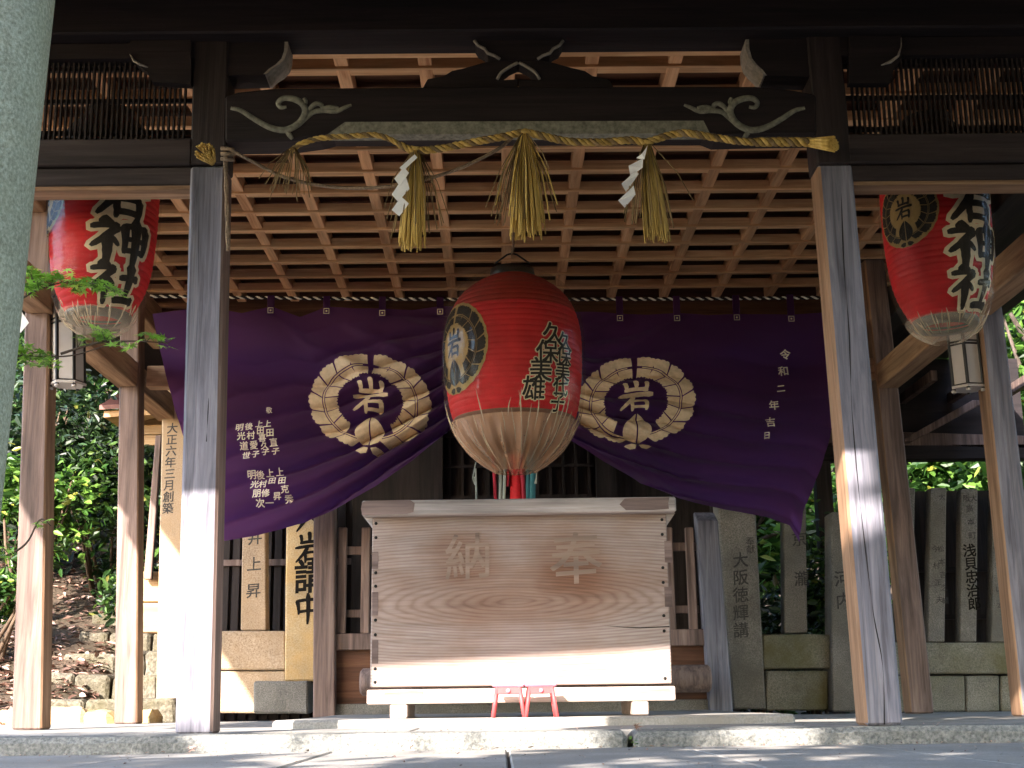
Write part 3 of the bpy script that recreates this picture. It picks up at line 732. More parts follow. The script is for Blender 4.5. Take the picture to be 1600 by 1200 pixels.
# ================================================================== offertory box
BY = 1.30
p0, p1, p2, p3 = px(578, 1072, BY), px(1050, 1070, BY), px(582, 806, BY), px(1041, 802, BY)
bx0, bx1, bz0, bz1 = (p0.x + p2.x) / 2, (p1.x + p3.x) / 2, (p0.z + p1.z) / 2, (p2.z + p3.z) / 2
bcx, bcz = (bx0 + bx1) / 2 - 0.03, px(800, 940, BY).z
box = thing('offertory_box', 'large weathered pale wooden offertory box with carved characters on its front board', 'offertory box', (0, BY, 0))
STAINS = []
for x_, y_, rx_, ry_, am_ in ((725, 872, 75, 52, .9), (893, 872, 85, 60, .9), (810, 925, 260, 60, .8), (905, 905, 70, 40, .6)):
    q_ = px(x_, y_, BY); k_ = 7.5 / F; STAINS.append((q_.x, q_.z, rx_ * k_, ry_ * k_, am_))
M['box_front'] = box_material(bcx, bcz)
front = MB().hexa([(p0.x, BY, bz0), (p1.x, BY, bz0), (p1.x, BY + .05, bz0), (p0.x, BY + .05, bz0)],
                  [(p2.x, BY, bz1), (p3.x, BY, bz1), (p3.x, BY + .05, bz1), (p2.x, BY + .05, bz1)]).build('front_board', M['box_front'], box, 0.005)
for a, b in ((p0, p2), (p1, p3)):
    s_ = 1 if a is p0 else -1
    MB().hexa([(a.x + .004 * s_, BY + .051, bz0), (a.x + .05 * s_, BY + .051, bz0), (a.x + .05 * s_, BY + .62, bz0), (a.x + .004 * s_, BY + .62, bz0)],
              [(b.x + .004 * s_, BY + .051, bz1), (b.x + .05 * s_, BY + .051, bz1), (b.x + .05 * s_, BY + .62, bz1), (b.x + .004 * s_, BY + .62, bz1)]).build('side_board', M['box_base'], box, 0.004)
MB().box(bx0, bx1, BY + .57, BY + .62, bz0, bz1).build('back_board', M['box_base'], box, 0.004)
MB().box(bx0 + .02, bx1 - .02, BY + .05, BY + .57, bz0, bz0 + .03).build('bottom_board', M['box_base'], box)
# finger joints at both ends of the front board
for xs, rows in ((586, ((862, 889), (925, 962), (1000, 1037))), (1044, ((845, 879), (917, 948)))):
    for a, b in rows:
        q0 = px(xs - 5, b, BY); q1 = px(xs + 5, a, BY)
        MB().box(q0.x, q1.x, BY - .0025, BY + .002, q0.z, q1.z).build('joint_tenon', M['patch'], front)
# lid: thick frame with bars
LY = BY - .085
l0, l1 = px(565, 806, LY), px(1057, 799, LY); lt0, lt1 = px(565, 783, LY), px(1057, 775, LY)
zb_, zt_ = (l0.z + l1.z) / 2, (lt0.z + lt1.z) / 2
tilt = (l1.z - l0.z) / 2 * 0.6
lid = MB().hexa([(l0.x, LY, zb_ - tilt), (l1.x, LY, zb_ + tilt), (l1.x, LY + .09, zb_ + tilt), (l0.x, LY + .09, zb_ - tilt)],
                [(l0.x, LY, zt_ - tilt), (l1.x, LY, zt_ + tilt), (l1.x, LY + .09, zt_ + tilt), (l0.x, LY + .09, zt_ - tilt)]).build('lid_rail', M['box_lid'], box, 0.008)
MB().box(l0.x, l1.x, BY + .6, BY + .69, zb_, zt_).build('lid_rail', M['box_lid'], box, 0.008)
for xx in (l0.x, l1.x - .09): MB().box(xx, xx + .09, LY + .092, BY + .598, zb_, zt_).build('lid_rail', M['box_lid'], box, 0.008)
for k in range(9):
    xx = l0.x + .22 + k * (l1.x - l0.x - .44) / 8
    MB().box(xx - .025, xx + .025, LY + .092, BY + .598, zb_ + .01, zt_ - .02).build('lid_bar', M['box_lid'], box, 0.006)
MB().prism([(p3.x, bz1 - .07), (p3.x + .05, bz1), (p3.x, bz1)], BY, BY + .5).build('lid_bracket', M['box_lid'], box)
MB().prism([(p2.x, bz1 - .05), (p2.x, bz1), (p2.x - .05, bz1)], BY, BY + .5).build('lid_bracket', M['box_lid'], box)
def patch_px(pts, Y, lift, th=0.003):
    m = MB(); P = [px(a, b, Y) for a, b in pts]; n = len(P)
    m.add([(p.x, Y - lift, p.z) for p in P] + [(p.x, Y - lift + th, p.z) for p in P], [list(range(n)), list(range(n, 2 * n))[::-1]] + [[i, i + n, (i + 1) % n + n, (i + 1) % n] for i in range(n)])
    return m
patch_px([(566, 805), (564, 795), (566, 785), (572, 783), (640, 781), (648, 786), (646, 800), (636, 803)], LY, .003).build('worn_patch', M['patch'], lid)
patch_px([(968, 788), (976, 779), (1000, 778), (1046, 777), (1044, 786), (1045, 795), (1020, 797), (978, 797)], LY, .003).build('worn_patch', M['patch'], lid)
# base rail and feet
AY = BY - .05
a0, a1 = px(573, 1099, AY), px(1056, 1096, AY); a2, a3 = px(573, 1077, AY), px(1056, 1072, AY)
base = MB().box(a0.x, a1.x, AY, AY + .08, (a0.z + a1.z) / 2, (a2.z + a3.z) / 2 - .002).build('base_rail', M['box_base'], box, 0.006)
MB().box(a0.x, a1.x, BY + .55, BY + .63, (a0.z + a1.z) / 2, (a2.z + a3.z) / 2 - .002).build('base_rail', M['box_base'], box, 0.006)
patch_px([(598, 1095), (600, 1083), (640, 1079), (662, 1080), (662, 1091), (650, 1096)], AY, .003).build('worn_patch', M['redpatch'], base)
patch_px([(970, 1092), (974, 1080), (1002, 1076), (1044, 1074), (1050, 1080), (1048, 1091)], AY, .003).build('worn_patch', M['redpatch'], base)
for xa, xb in ((609, 636), (988, 1014)):
    q0 = px(xa, 1110, AY).x; q1 = px(xb, 1110, AY).x
    MB().box(q0, q1, AY + .01, BY + .62, 0.042, (a0.z + a1.z) / 2 - .001).build('foot', M['box_base'], box, 0.006)
# iron nails
first = None
for x, ys in ((587, (818, 840, 895, 916, 969, 992, 1045, 1066)), (1036, (812, 835, 887, 910, 962, 986, 1060))):
    for y in ys:
        p = px(x + (y - 900) * (-.006 if x < 800 else .02), y, BY)
        if first is None:
            m = MB(); m.lathe([(0.0095, 0), (0.008, .004), (0.004, .006)], 10, cap=True)
            m.v = [Vector((v.x, -v.z, v.y)) + Vector((0, BY, 0)) for v in m.v]
            first = m.build('nail_head', M['iron'], box); o = first
        else:
            o = first.copy(); C.objects.link(o); o.parent = box
        o.location = (p.x, 0.001, p.z)
M['relief'] = wood('relief_wood', (.205, .146, .115), (.24, .176, .141), (.262, .198, .163), 'X', .8, .3, .4)
for txt, x, y, sz in (('納', 726, 873, 62), ('奉', 893, 876, 70)):
    p = px(x, y, BY); k = sz / F * 7.5
    place2d(column(txt, 0, 0, k, k, 0.012), flat_map(p, XR, ZU, NF), 0, 0.004, front, 'carved_lettering', M['relief'])
# crack in the board
MB().tube([px(a, b, BY) + Vector((0, .0005, 0)) for a, b in ((940, 977), (975, 980), (1000, 981), (1025, 980), (1046, 979))], [.0005, .002, .003, .003, .003], 5).build('crack', M['ink'], front)

# two little kneeling stools in front of the box
def make_stool():
    r = thing('stool', 'x', 'stool', (0, 0, 0), 'small red stools before the offertory box')
    MB().box(-.085, .085, -.055, .055, .155, .178).build('seat', M['stool_top'], r, 0.008)
    for sx in (-1, 1):
        for sy in (-1, 1):
            MB().tube([(sx * .058, sy * .038, .156), (sx * .082, sy * .05, 0)], .0105, 8).build('leg', M['stool'], r)
    for sy in (-1, 1): MB().box(-.066, .066, sy * .041 - .007, sy * .041 + .007, .118, .154).build('apron', M['stool'], r, 0.003)
    for sx in (-1, 1): MB().box(sx * .068 - .006, sx * .068 + .006, -.035, .035, .07, .09).build('stretcher', M['stool'], r, 0.003)
    m = MB(); m.tube([(0, -.049, .136), (0, -.056, .136)], .011, 10); m.build('peg', M['stool_top'], r)
    return r
st1 = make_stool(); st2 = copy_tree(st1)
SY = BY - .22
for s_, x, lab in ((st1, 795, 'small red stool with pink seat, left one of the pair before the offertory box'), (st2, 845, 'small red stool with pink seat, right one of the pair before the offertory box')):
    s_['label'] = lab; s_.location = (px(x, 1118, SY).x, SY, 0.0425); s_.scale = (0.98, 1, 0.98); s_.rotation_euler.z = rad(-2 if s_ is st1 else 3)

# ================================================================== lanterns
def lantern(cx, Y, prof, body_bands, bagprof, gather_z, ribs, label, extra_top, name='paper_lantern'):
    """prof: [(radius px, pixel y)] of the paper body along the axis; everything measured at depth Y"""
    axis = px(cx, 540, Y); ax = axis.x
    k = (px(cx + 100, 540, Y) - axis).length / 100
    def zz(y): return px(cx, y, Y).z
    def zf(y): return px(cx, y, Y - max(p_[0] for p_ in prof) * k * .93).z
    root = thing(name, label, 'paper lantern', (ax, Y, 0), 'red paper lanterns hanging in the hall')
    def dense(pr, n):
        pts = smooth_path([Vector((r * k, 0, zz(y))) for r, y in pr], n); return [(p.x, p.z) for p in pts]
    P = dense(prof, 16)
    mb = MB(); out_ = []
    zlo, zhi = P[-1][1], P[0][1]; nr = ribs
    tot = 260
    def rad_at(z, PP=P):
        for (r0, z0), (r1, z1) in zip(PP, PP[1:]):
            if z1 <= z <= z0: return r0 + (r1 - r0) * (z0 - z) / max(1e-6, z0 - z1)
        return PP[0][0] if z > PP[0][1] else PP[-1][0]
    for i in range(tot + 1):
        z = zhi + (zlo - zhi) * i / tot
        ph = (i / tot * nr) % 1
        out_.append((rad_at(z) - 0.006 * (1 - math.sin(math.pi * ph) ** 0.6), z))
    mb.lathe(out_, 72, (ax, Y)); 
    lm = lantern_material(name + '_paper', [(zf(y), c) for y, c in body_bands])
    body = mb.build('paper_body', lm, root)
    # black rings
    rt_, rz = P[0]; m = MB(); m.lathe([(rt_ * .75, rz + .05), (rt_ * .98, rz + .05), (rt_ * 1.04, rz), (rt_ * 1.0, rz - .015)], 40, (ax, Y)); m.build('top_ring', M['black'], root)
    rb, bz = P[-1]; m = MB(); m.lathe([(rb * 1.0, bz + .02), (rb * 1.04, bz), (rb * .98, bz - .03), (rb * .7, bz - .03)], 40, (ax, Y)); m.build('bottom_ring', M['black'], root)
    # clear plastic cover, pleated where it is gathered at the bottom
    Q = dense(bagprof, 10); rnd = random.Random(int(cx))
    phs = [(rnd.randint(17, 23), rnd.uniform(0, 6)), (rnd.randint(31, 43), rnd.uniform(0, 6)), (rnd.randint(6, 9), rnd.uniform(0, 6))]
    zg, zb2 = zf(gather_z), Q[-1][1]
    def fold(t, z):
        a = max(0, min(1, (zg - z) / (zg - zb2))) ** 0.8
        wob = 0.5 * math.sin(phs[0][0] * t + phs[0][1]) + 0.35 * math.sin(phs[1][0] * t + phs[1][1] + z * 9) + .3 * math.sin(phs[2][0] * t + phs[2][1])
        return 1 + (0.008 + 0.11 * a) * wob
    zsplit = zf(gather_z)
    up_ = [q for q in Q if q[1] >= zsplit - .02]; dn_ = [q for q in Q if q[1] <= zsplit + .01]
    m = MB(); m.lathe(up_, 160, (ax, Y), fold); m.build('plastic_cover', M['plastic'], root)
    m = MB(); m.lathe(dn_, 200, (ax, Y), fold); nf_ = len(m.f)
    # ridges of the creased plastic, in the same sheet, tinted pale as highlight streaks
    for j in range(30):
        t = rnd.uniform(math.pi, 2 * math.pi); z0 = zsplit + rnd.uniform(-.35, .55) * (zsplit - zb2); z1 = max(zb2 + .02, z0 - rnd.uniform(.35, 1.0) * (zsplit - zb2))
        pts = []
        for i in range(7):
            z = z0 + (z1 - z0) * i / 6; tt = t + (0.006 * math.sin(i * .9 + j) + .06 * ((j % 5) - 2) / 2 * (i / 6))
            r = rad_at(z, Q) * fold(tt, z) + .001
            pts.append((ax + r * math.cos(tt), Y + r * math.sin(tt), z))
        m.tube(pts, [.0006, .0022, .0036, .0042, .0036, .0022, .0008], 5)
    go_ = m.build('cover_gather', M['plastic_gather' if prof[0][0] == 35 else 'plastic_gather_clear'], root)
    go_.data.materials.append(M['plastic_crease'])
    for p_ in go_.data.polygons[nf_:]: p_.material_index = 1
    extra_top(root, ax, zz, rt_)
    def fm(u, v, lf):   # u: metres along the surface from the front, v: height
        r = rad_at(v) + lf; t = -math.pi / 2 + u / (rad_at(zz(prof[len(prof) // 2][1])))
        return Vector((ax + r * math.cos(t), Y + r * math.sin(t), v))
    return root, body, fm, zf, k, ax
RED, BRN, BEI, DRK = (.60, .010, .018), (.20, .085, .055), (.20, .10, .065), (.03, .026, .022)
def hook_big(root, ax, zz, rt_):
    MB().tube([(ax - rt_ * .8, LYB, zz(412)), (ax - .03, LYB, zz(398)), (ax, LYB, zz(396)), (ax + .03, LYB, zz(398)), (ax + rt_ * .8, LYB, zz(412))], .006, 6).build('bail_handle', M['black'], root)
    pts = [(ax + .012 * math.sin(i), LYB, zz(397) + (ZC - .0 - zz(397)) * i / 8) for i in range(9)]
    MB().tube(pts, .010, 6).build('hanging_cord', M['hemp'], root)
LYB = 1.75
profB = [(35, 434), (60, 447), (84, 467), (99, 493), (106, 525), (107, 560), (105, 600), (101, 632), (94, 656), (80, 676), (66, 690)]
bagB = [(42, 427), (67, 439), (91, 459), (105, 489), (111, 525), (112, 560), (110.5, 600), (107, 632), (102, 656), (93, 676), (79, 697), (62, 714), (46, 727), (34, 735), (30, 738)]
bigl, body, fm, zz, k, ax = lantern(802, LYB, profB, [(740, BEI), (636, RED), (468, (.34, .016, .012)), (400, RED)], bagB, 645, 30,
    'large red paper lantern wrapped in clear plastic hanging above the offertory box', hook_big)
s_ = k
c1 = column('久保美代子', 0, 0, 25 * s_, 24 * s_, 0.03, -0.04)
c2 = column('久保美雄', 0, 0, 29 * s_, 29 * s_, 0.03, -0.28)
for cols, u0, y0 in ((c1, 81, 530), (c2, 58, 522)):
    for mat, bold, lift, nm in ((M['cream'], .075, .007, 'lettering_outline'), (M['ink'], .022, .0095, 'lettering')):
        txt = '久保美代子' if cols is c1 else '久保美雄'
        pcs = column(txt, u0 * s_, zz(y0), (27 if cols is c1 else 32) * s_, (23 if cols is c1 else 28) * s_, bold, -0.09 if cols is c1 else -0.37)
        place2d(pcs, fm, 0.03, lift, body, nm, mat)
def emblem(body, fm, u0, v0, R):
    n = 60; disc = ([(u0 + R * 1.07 * (1 + .012 * math.sin(i * 2.5)) * math.cos(2 * math.pi * i / n) * .95, v0 + R * 1.08 * (1 + .012 * math.sin(i * 2.5)) * math.sin(2 * math.pi * i / n)) for i in range(n)], [list(range(n))])
    place2d([disc], fm, 0.025, .007, body, 'crest_ground', M['dull_cream'])
    pcs = [([(u0 + x * R * .95, v0 + y * R) for x, y in vs], fs) for vs, fs in crest()]
    place2d(pcs, fm, 0.03, .0095, body, 'crest', M['ink'], 0.00005)
emblem(body, fm, -106 * s_, zz(532), 66 * s_)
# side lanterns
LYS = 0.62
def hook_side(root, ax, zz, rt_):
    MB().tube([(ax, LYS, zz(205) + .3 * i / 3 * 1.0) for i in range(4)], .008, 6).build('hanging_cord', M['hemp'], root)
def side_lantern(cx, yo, label, uT, uE, vE):
    prof = [(40, 190 + yo), (60, 205 + yo), (76, 235 + yo), (83, 280 + yo), (84, 330 + yo), (82, 380 + yo), (77, 425 + yo), (69, 455 + yo), (58, 478 + yo), (49, 494 + yo)]
    bag = [(44, 186 + yo), (63, 202 + yo), (79, 233 + yo), (86, 280 + yo), (87.5, 330 + yo), (86, 380 + yo), (81, 425 + yo), (74, 460 + yo), (64, 486 + yo), (51, 506 + yo), (33, 520 + yo), (18, 526 + yo)]
    root, body, fm, zz, k, ax = lantern(cx, LYS, prof, [(560 + yo, DRK), (476 + yo, RED), (215 + yo, DRK), (150 + yo, RED)], bag, 472 + yo, 34, label, hook_side)
    uT *= k; uE *= k
    for grow, mat, lift, nm in ((.065, M['cream'], .007, 'lettering_outline'), (0.0, M['ink'], .0095, 'lettering')):
        random.seed(5)
        pcs = []
        for ch_, y, szx, szy in (('岩', 292, 88, 94), ('神', 374, 98, 78), ('社', 434, 94, 66)):
            for vs, fs in brush(ch_, grow, 1.22):
                pcs.append(([(uT + x * szx * k, zz(y + yo) + yy_ * szy * k) for x, yy_ in vs], fs))
        place2d(pcs, fm, 0.03, lift, body, nm, mat)
    emblem(body, fm, uE, zz(vE - 6), 52 * k)
    return root
side_lantern(151, 0, 'red paper lantern in clear plastic, left one, behind the maple sprigs', 51, -92, 306)
side_lantern(1480, 10, 'red paper lantern in clear plastic, rightmost one, with its round crest in full view', 33, -74, 328)

# ================================================================== purple curtain
CY = 3.58
curt = thing('curtain', 'long purple curtain with two cream wreath crests, gathered up behind the big lantern', 'curtain', (0, CY, 0))
def poly_at(pts, t):
    L = [0]
    for a, b in zip(pts, pts[1:]): L.append(L[-1] + math.dist(a, b))
    d = t * L[-1]
    for i in range(len(pts) - 1):
        if d <= L[i + 1] or i == len(pts) - 2:
            q = (d - L[i]) / (L[i + 1] - L[i]); return (pts[i][0] + (pts[i + 1][0] - pts[i][0]) * q, pts[i][1] + (pts[i + 1][1] - pts[i][1]) * q)
TOPL = [(238, 490), (285, 484), (330, 481), (378, 490), (424, 478), (468, 494), (511, 479), (555, 483), (598, 482), (645, 484), (688, 480), (760, 486), (806, 484)]
BOTL = [(352, 846), (400, 838), (440, 827), (520, 799), (590, 762), (645, 724), (690, 686), (730, 645), (770, 590), (806, 540)]
TOPR = [(1294, 488), (1235, 492), (1150, 489), (1105, 492), (1057, 490), (1010, 492), (968, 490), (925, 489), (878, 488), (806, 484)]
BOTR = [(1240, 852), (1226, 826), (1190, 812), (1130, 800), (1060, 781), (1000, 752), (940, 722), (885, 688), (850, 640), (806, 540)]
NS, NT = 150, 100
cm = MB()
for side, top, bot in ((0, TOPL, BOTL), (1, TOPR, BOTR)):
    n0 = len(cm.v)
    for j in range(NT + 1):
        t = j / NT
        for i in range(NS + 1):
            s_ = i / NS
            a, b = poly_at(top, s_), poly_at(bot, s_)
            x = a[0] + (b[0] - a[0]) * t; y = a[1] + (b[1] - a[1]) * t
            if side == 0: x -= 12 * math.sin(math.pi * t) * (1 - s_) ** 2
            else: x += 30 * math.sin(math.pi * min(1, t * 1.15)) * (1 - s_) ** 2
            # folds: swags that follow the gathered lower edge, and pulls from the loops
            amp = 0.10 * (0.10 + t ** 1.2) * min(1, 0.25 + 1.3 * s_) * (1 if side == 0 else 0.85)
            ph = 2 * math.pi * (7.5 * t ** 1.25 + 0.9 * math.sin(3.1 * s_ + side) + 0.5 * noise.noise(Vector((s_ * 3, t * 2, side * 9))))
            f1 = 1 - abs(math.sin(ph / 2)) ** 0.7 * 2
            dy = amp * f1
            dy += 0.020 * math.sin(2 * math.pi * (3.2 * s_ - 2.3 * t) + side * 2) * (1 - t) * (0.3 + s_)
            dy += 0.018 * t * s_ * math.sin(2 * math.pi * (17 * t ** 1.4 + 1.6 * s_ + 1.2 * noise.noise(Vector((s_ * 4, t * 3, 4 + side)))))
            dy += 0.035 * noise.noise(Vector((s_ * 2.2 + 5 * side, t * 2.2, 1.3)))
            # diagonal creases running down from the loops toward the gather
            for k_, s0 in enumerate((0.30, 0.46, 0.62)):
                dd = (s_ - s0) - 0.55 * t ** 0.8 + .1 * t
                dy -= 0.05 * math.exp(-(dd / 0.03) ** 2) * math.sin(math.pi * min(1, t * 1.3)) * (1 if side == 0 else .5)
            dy -= 0.25 * max(0, s_ - 0.75) * t + 0.0
            if side == 1: dy -= 0.16 * max(0, 1 - s_ * 3.2) * t
            p = px(x, y, CY); cm.v.append(Vector((p.x, CY + dy, p.z)))
    for j in range(NT):
        for i in range(NS):
            a = n0 + j * (NS + 1) + i
            q = [a, a + 1, a + NS + 2, a + NS + 1]
            cm.f.append(q if side else q[::-1]); cm.sm.append(True)
bvh = BVHTree.FromPolygons(cm.v, cm.f)
cloth = cm.build('cloth', M['curtain'], curt)
def on_cloth(x, z, lf):
    h = bvh.ray_cast(Vector((x, 0, z)), Vector((0, 1, 0)))
    y = h[0].y if h[0] is not None else CY
    return Vector((x, y - lf, z))
kc = (px(700, 600, CY) - px(600, 600, CY)).length / 100
def cloth_text(txt, x, y, size, pitch, slant, bold=0.03, wx=1.0):
    p = px(x, y, CY); size *= .86
    pcs = column(txt, p.x, p.z, size * kc, pitch * kc, bold, slant, wx)
    place2d(pcs, on_cloth, 0.02, 0.008, cloth, 'lettering', M['white_dye'])
for args in (('上田直子', 418, 664, 12.5, 14.2, .32), ('上田喜久子', 405, 664, 12, 11, .25), ('後村愛子', 389, 668, 12.5, 14.4, .27), ('明光道世', 374, 669, 13, 14.8, .27),
             ('上田克秀', 436, 738, 12.5, 14.2, .36), ('上田 昇', 421, 740, 12, 12.2, .36), ('後村修一', 406, 743, 12.5, 14.6, .36), ('明光朋次', 393, 743, 13.5, 14.8, .33)):
    cloth_text(*args)
cloth_text('敬', 421, 643, 9, 10, .3); 
cloth_text('令', 1224.5, 556, 17, 20, 0, .02); cloth_text('和', 1221.5, 582, 17, 20, 0, .02); cloth_text('二', 1217, 610, 13, 20, 0, .02)
cloth_text('年', 1205, 637, 16, 20, 0, .02); cloth_text('吉', 1200, 663, 16, 20, 0, .02); cloth_text('日', 1194, 684, 11, 20, 0, .02)
for cx, cy, rx, ry, sk in ((579, 630, 94, 77, -.06), (993, 629, 92, 72, .06)):
    p = px(cx, cy, CY)
    pcs = [([(p.x + (x * rx + y * ry * 0.0) * kc, p.z + (y * ry + sk * x * rx) * kc) for x, y in vs], fs) for vs, fs in crest()]
    place2d(pcs, on_cloth, 0.011, 0.009, cloth, 'crest', M['crest_dye'], 0.00005)
# loops with their little square stamps, and the two-coloured rope they hang from
ry_ = lambda x: 464 + 5.0 * math.sin((x - 250) / 1050 * math.pi)
loops = [(330, 481), (424, 478), (511, 479), (598, 482), (688, 480), (968, 490), (1057, 490), (1150, 489), (1235, 491)]
for x, y in loops:
    p = px(x, y + 8, CY); q = px(x, ry_(x) - 3, CY); hw = 5.5 * kc
    lp = MB().box(p.x - hw, p.x + hw, CY - .035, CY - .028, p.z - .03, q.z).build('hanging_loop', M['curtain'], curt, 0.002)
    m = MB(); st = px(x, y + 9, CY); a = 4.5 * kc
    for u0, u1, v0, v1 in ((-a, a, a - .004, a), (-a, a, -a, -a + .004), (-a, -a + .004, -a, a), (a - .004, a, -a, a), (-.006, .006, -.006, .006)):
        m.box(st.x + u0, st.x + u1, CY - .0375, CY - .0355, st.z + v0, st.z + v1)
    m.build('stamp', M['white_dye'], lp)
rope = thing('curtain_rope', 'thin black and white twisted rope carrying the purple curtain loops', 'rope', (0, CY, 0))
pa, pb = px(236, 464, CY), px(1300, 466, CY)
for ph, mat in ((0, M['pale_cord']), (math.pi, M['dark_cord'])):
    n = 900; pts = []
    for i in range(n + 1):
        t = i / n; x = pa.x + (pb.x - pa.x) * t; z = pa.z + (pb.z - pa.z) * t - 0.02 * math.sin(math.pi * t)
        a = x / 0.05 * 2 * math.pi * .7 + ph
        pts.append((x, CY - .02 + 0.006 * math.cos(a), z + .006 * math.sin(a)))
    MB().tube(pts, .0075 if ph == 0 else .0095, 5).build('strand', mat, rope)
# short gathering cord ends under the cover
# ================================================================== bell cords behind the box
bell = thing('bell_ribbon_cord', 'red, white and teal bell pulling ribbons hanging below the big lantern', 'bell cord', (0, 2.5, 0))
for xs, w_, mat, ye in ((772, 5, 'crimson_cloth', 800), (780, 5, 'grey_cloth', 800), (787, 5, 'grey_cloth', 800), (793, 5, 'crimson_cloth', 760), (805, 21, 'red_cloth', 810), (816, 6, 'crimson_cloth', 810), (826, 8, 'teal_cloth', 800), (832, 9, 'teal_cloth', 800), (837, 4, 'grey_cloth', 756)):
    p = px(xs, 690, 2.5); q = px(xs, ye, 2.5); hw = w_ / 2 * (8.5 / F)
    m = MB(); vs = []
    for i in range(13):
        t = i / 12; z = p.z + .6 + (q.z - p.z - .6) * t; o_ = .006 * math.sin(t * 9 + xs)
        vs += [(p.x - hw + o_, 2.5 + .012 * math.sin(t * 7 + xs * 2), z), (p.x + hw + o_, 2.5 + .012 * math.sin(t * 7 + xs * 2 + 1.5), z),
               (p.x + hw + o_, 2.508 + .012 * math.sin(t * 7 + xs * 2 + 1.5), z), (p.x - hw + o_, 2.508 + .012 * math.sin(t * 7 + xs * 2), z)]
    fs = []
    for i in range(12):
        for e in range(4): fs.append([4 * i + e, 4 * i + (e + 1) % 4, 4 * i + 4 + (e + 1) % 4, 4 * i + 4 + e])
    m.add(vs, fs, True); m.build('ribbon', M[mat], bell)
ty = thing('tie_string', 'pale looped string hanging from the plastic cover of the big lantern', 'string', px(741, 730, LYB))
MB().tube(smooth_path([px(a, b, LYB) for a, b in ((744, 722), (741, 735), (739, 748), (743, 758), (741, 745))], 4), .004, 6).build('loop', M['grey_cloth'], ty)
MB().tube([px(743, 732, LYB), px(744, 760, LYB), px(744.5, 790, LYB)], .006, 6).build('cord', M['grey_cloth'], ty)

# ================================================================== sacred straw rope
sr = thing('straw_rope', 'twisted golden straw rope with hanging straw tassels slung under the front beam', 'sacred rope', (0, -0.1, 0))
RY = -0.11
line = [(452, 238), (470, 225), (500, 216), (545, 213), (585, 211), (610, 218), (630, 229), (648, 235), (690, 232), (740, 222), (790, 213), (819, 207), (845, 212), (890, 221), (940, 222), (985, 219), (1010, 222), (1040, 213), (1070, 208), (1110, 214), (1160, 221), (1210, 222), (1262, 222), (1298, 226)]
cp = smooth_path([px(a, b, RY) for a, b in line], 24)
cum = [0]
for a, b in zip(cp, cp[1:]): cum.append(cum[-1] + (b - a).length)
for ph in (0, 2.094, 4.189):
    pts, rs = [], []
    for i, p in enumerate(cp):
        a = cum[i] / 0.085 * 2 * math.pi + ph; thick = 0.0098 if cum[i] > .55 else .0075
        if cum[i] > cum[-1] - .35: thick = .012
        pts.append(p + Vector((0, math.cos(a), math.sin(a))) * thick * 0.95); rs.append(thick * 1.05)
    MB().tube(pts, rs, 6).build('twisted_strand', M['straw'] if ph else M['straw_dull'], sr)
def tassel(p, length, spread, n, mat, seed, lean=0.0, r=.0035):
    rnd = random.Random(seed); m = MB()
    for i in range(n):
        a = rnd.uniform(0, 2 * math.pi); q = math.sqrt(rnd.random()) * spread; L = length * rnd.uniform(.82, 1.03)
        if rnd.random() < .12: q *= rnd.uniform(1.2, 1.9); L *= rnd.uniform(.6, .95)
        t0 = Vector((math.cos(a) * .014, math.sin(a) * .014, 0)); e = Vector((math.cos(a) * q + lean * L, math.sin(a) * q * .5, -L))
        mid = (t0 + e) * .5 + Vector((math.cos(a) * q * .12, 0, 0)) + Vector((rnd.uniform(-.008, .008), 0, 0))
        m.tube([p + t0, p + mid, p + e], [r, r * rnd.uniform(.9, 1.2), r * rnd.uniform(.7, 1.3)], 5)
    return m
for x, y0, y1, sp, sd in ((650, 234, 388, .075, 1), (819, 208, 370, .10, 2), (1011, 224, 376, .075, 3)):
    p = px(x, y0, RY); q = px(x, y1, RY)
    tassel(p, p.z - q.z, sp * .85, 130, M['straw'], sd, 0.06 if x > 1000 else -.03 if x < 700 else 0.02).build('tassel', M['straw'], sr)
    tassel(p, (p.z - q.z) * .85, sp * 1.9, 34, M['straw'], sd + 20, 0, .0022).build('tassel_wisps', M['straw_dull'], sr)
    m = MB(); m.tube([p + Vector((-.022, 0, .012)), p + Vector((0, -.02, -.002)), p + Vector((.025, 0, .004))], .010, 6); m.build('tassel_binding', M['straw'], sr)
p = px(458, 232, RY); tassel(p, .24, .12, 26, M['straw_dull'], 9, -.15, .0022).build('tassel_wisps', M['straw_dull'], sr)
# knotted end of the rope at the right post: a cut bundle seen end-on
pe = px(1300, 232, RY - .05); m = MB()
rnd = random.Random(4)
for i in range(70):
    a = rnd.uniform(0, 6.28); r_ = math.sqrt(rnd.random()) * .034
    s0 = px(1262, 223, RY) + Vector((0, r_ * .4 * math.cos(a), r_ * .5 * math.sin(a)))
    m.tube([s0, pe + Vector((r_ * math.cos(a) * .6, -.05, r_ * math.sin(a) * 1.1))], .0055, 5)
m.build('rope_end', M['straw'], sr)
pl = px(321, 240, RY - .05); m = MB()
for i in range(80):
    a = rnd.uniform(0, 6.28); r_ = math.sqrt(rnd.random()) * .046
    m.tube([pl + Vector((.015 + .3 * r_ * math.cos(a), .08, r_ * .5 * math.sin(a))), pl + Vector((r_ * math.cos(a), -.02 + rnd.uniform(-.01, .01), r_ * math.sin(a)))], .005, 5)
m.build('rope_end', M['straw'], sr)
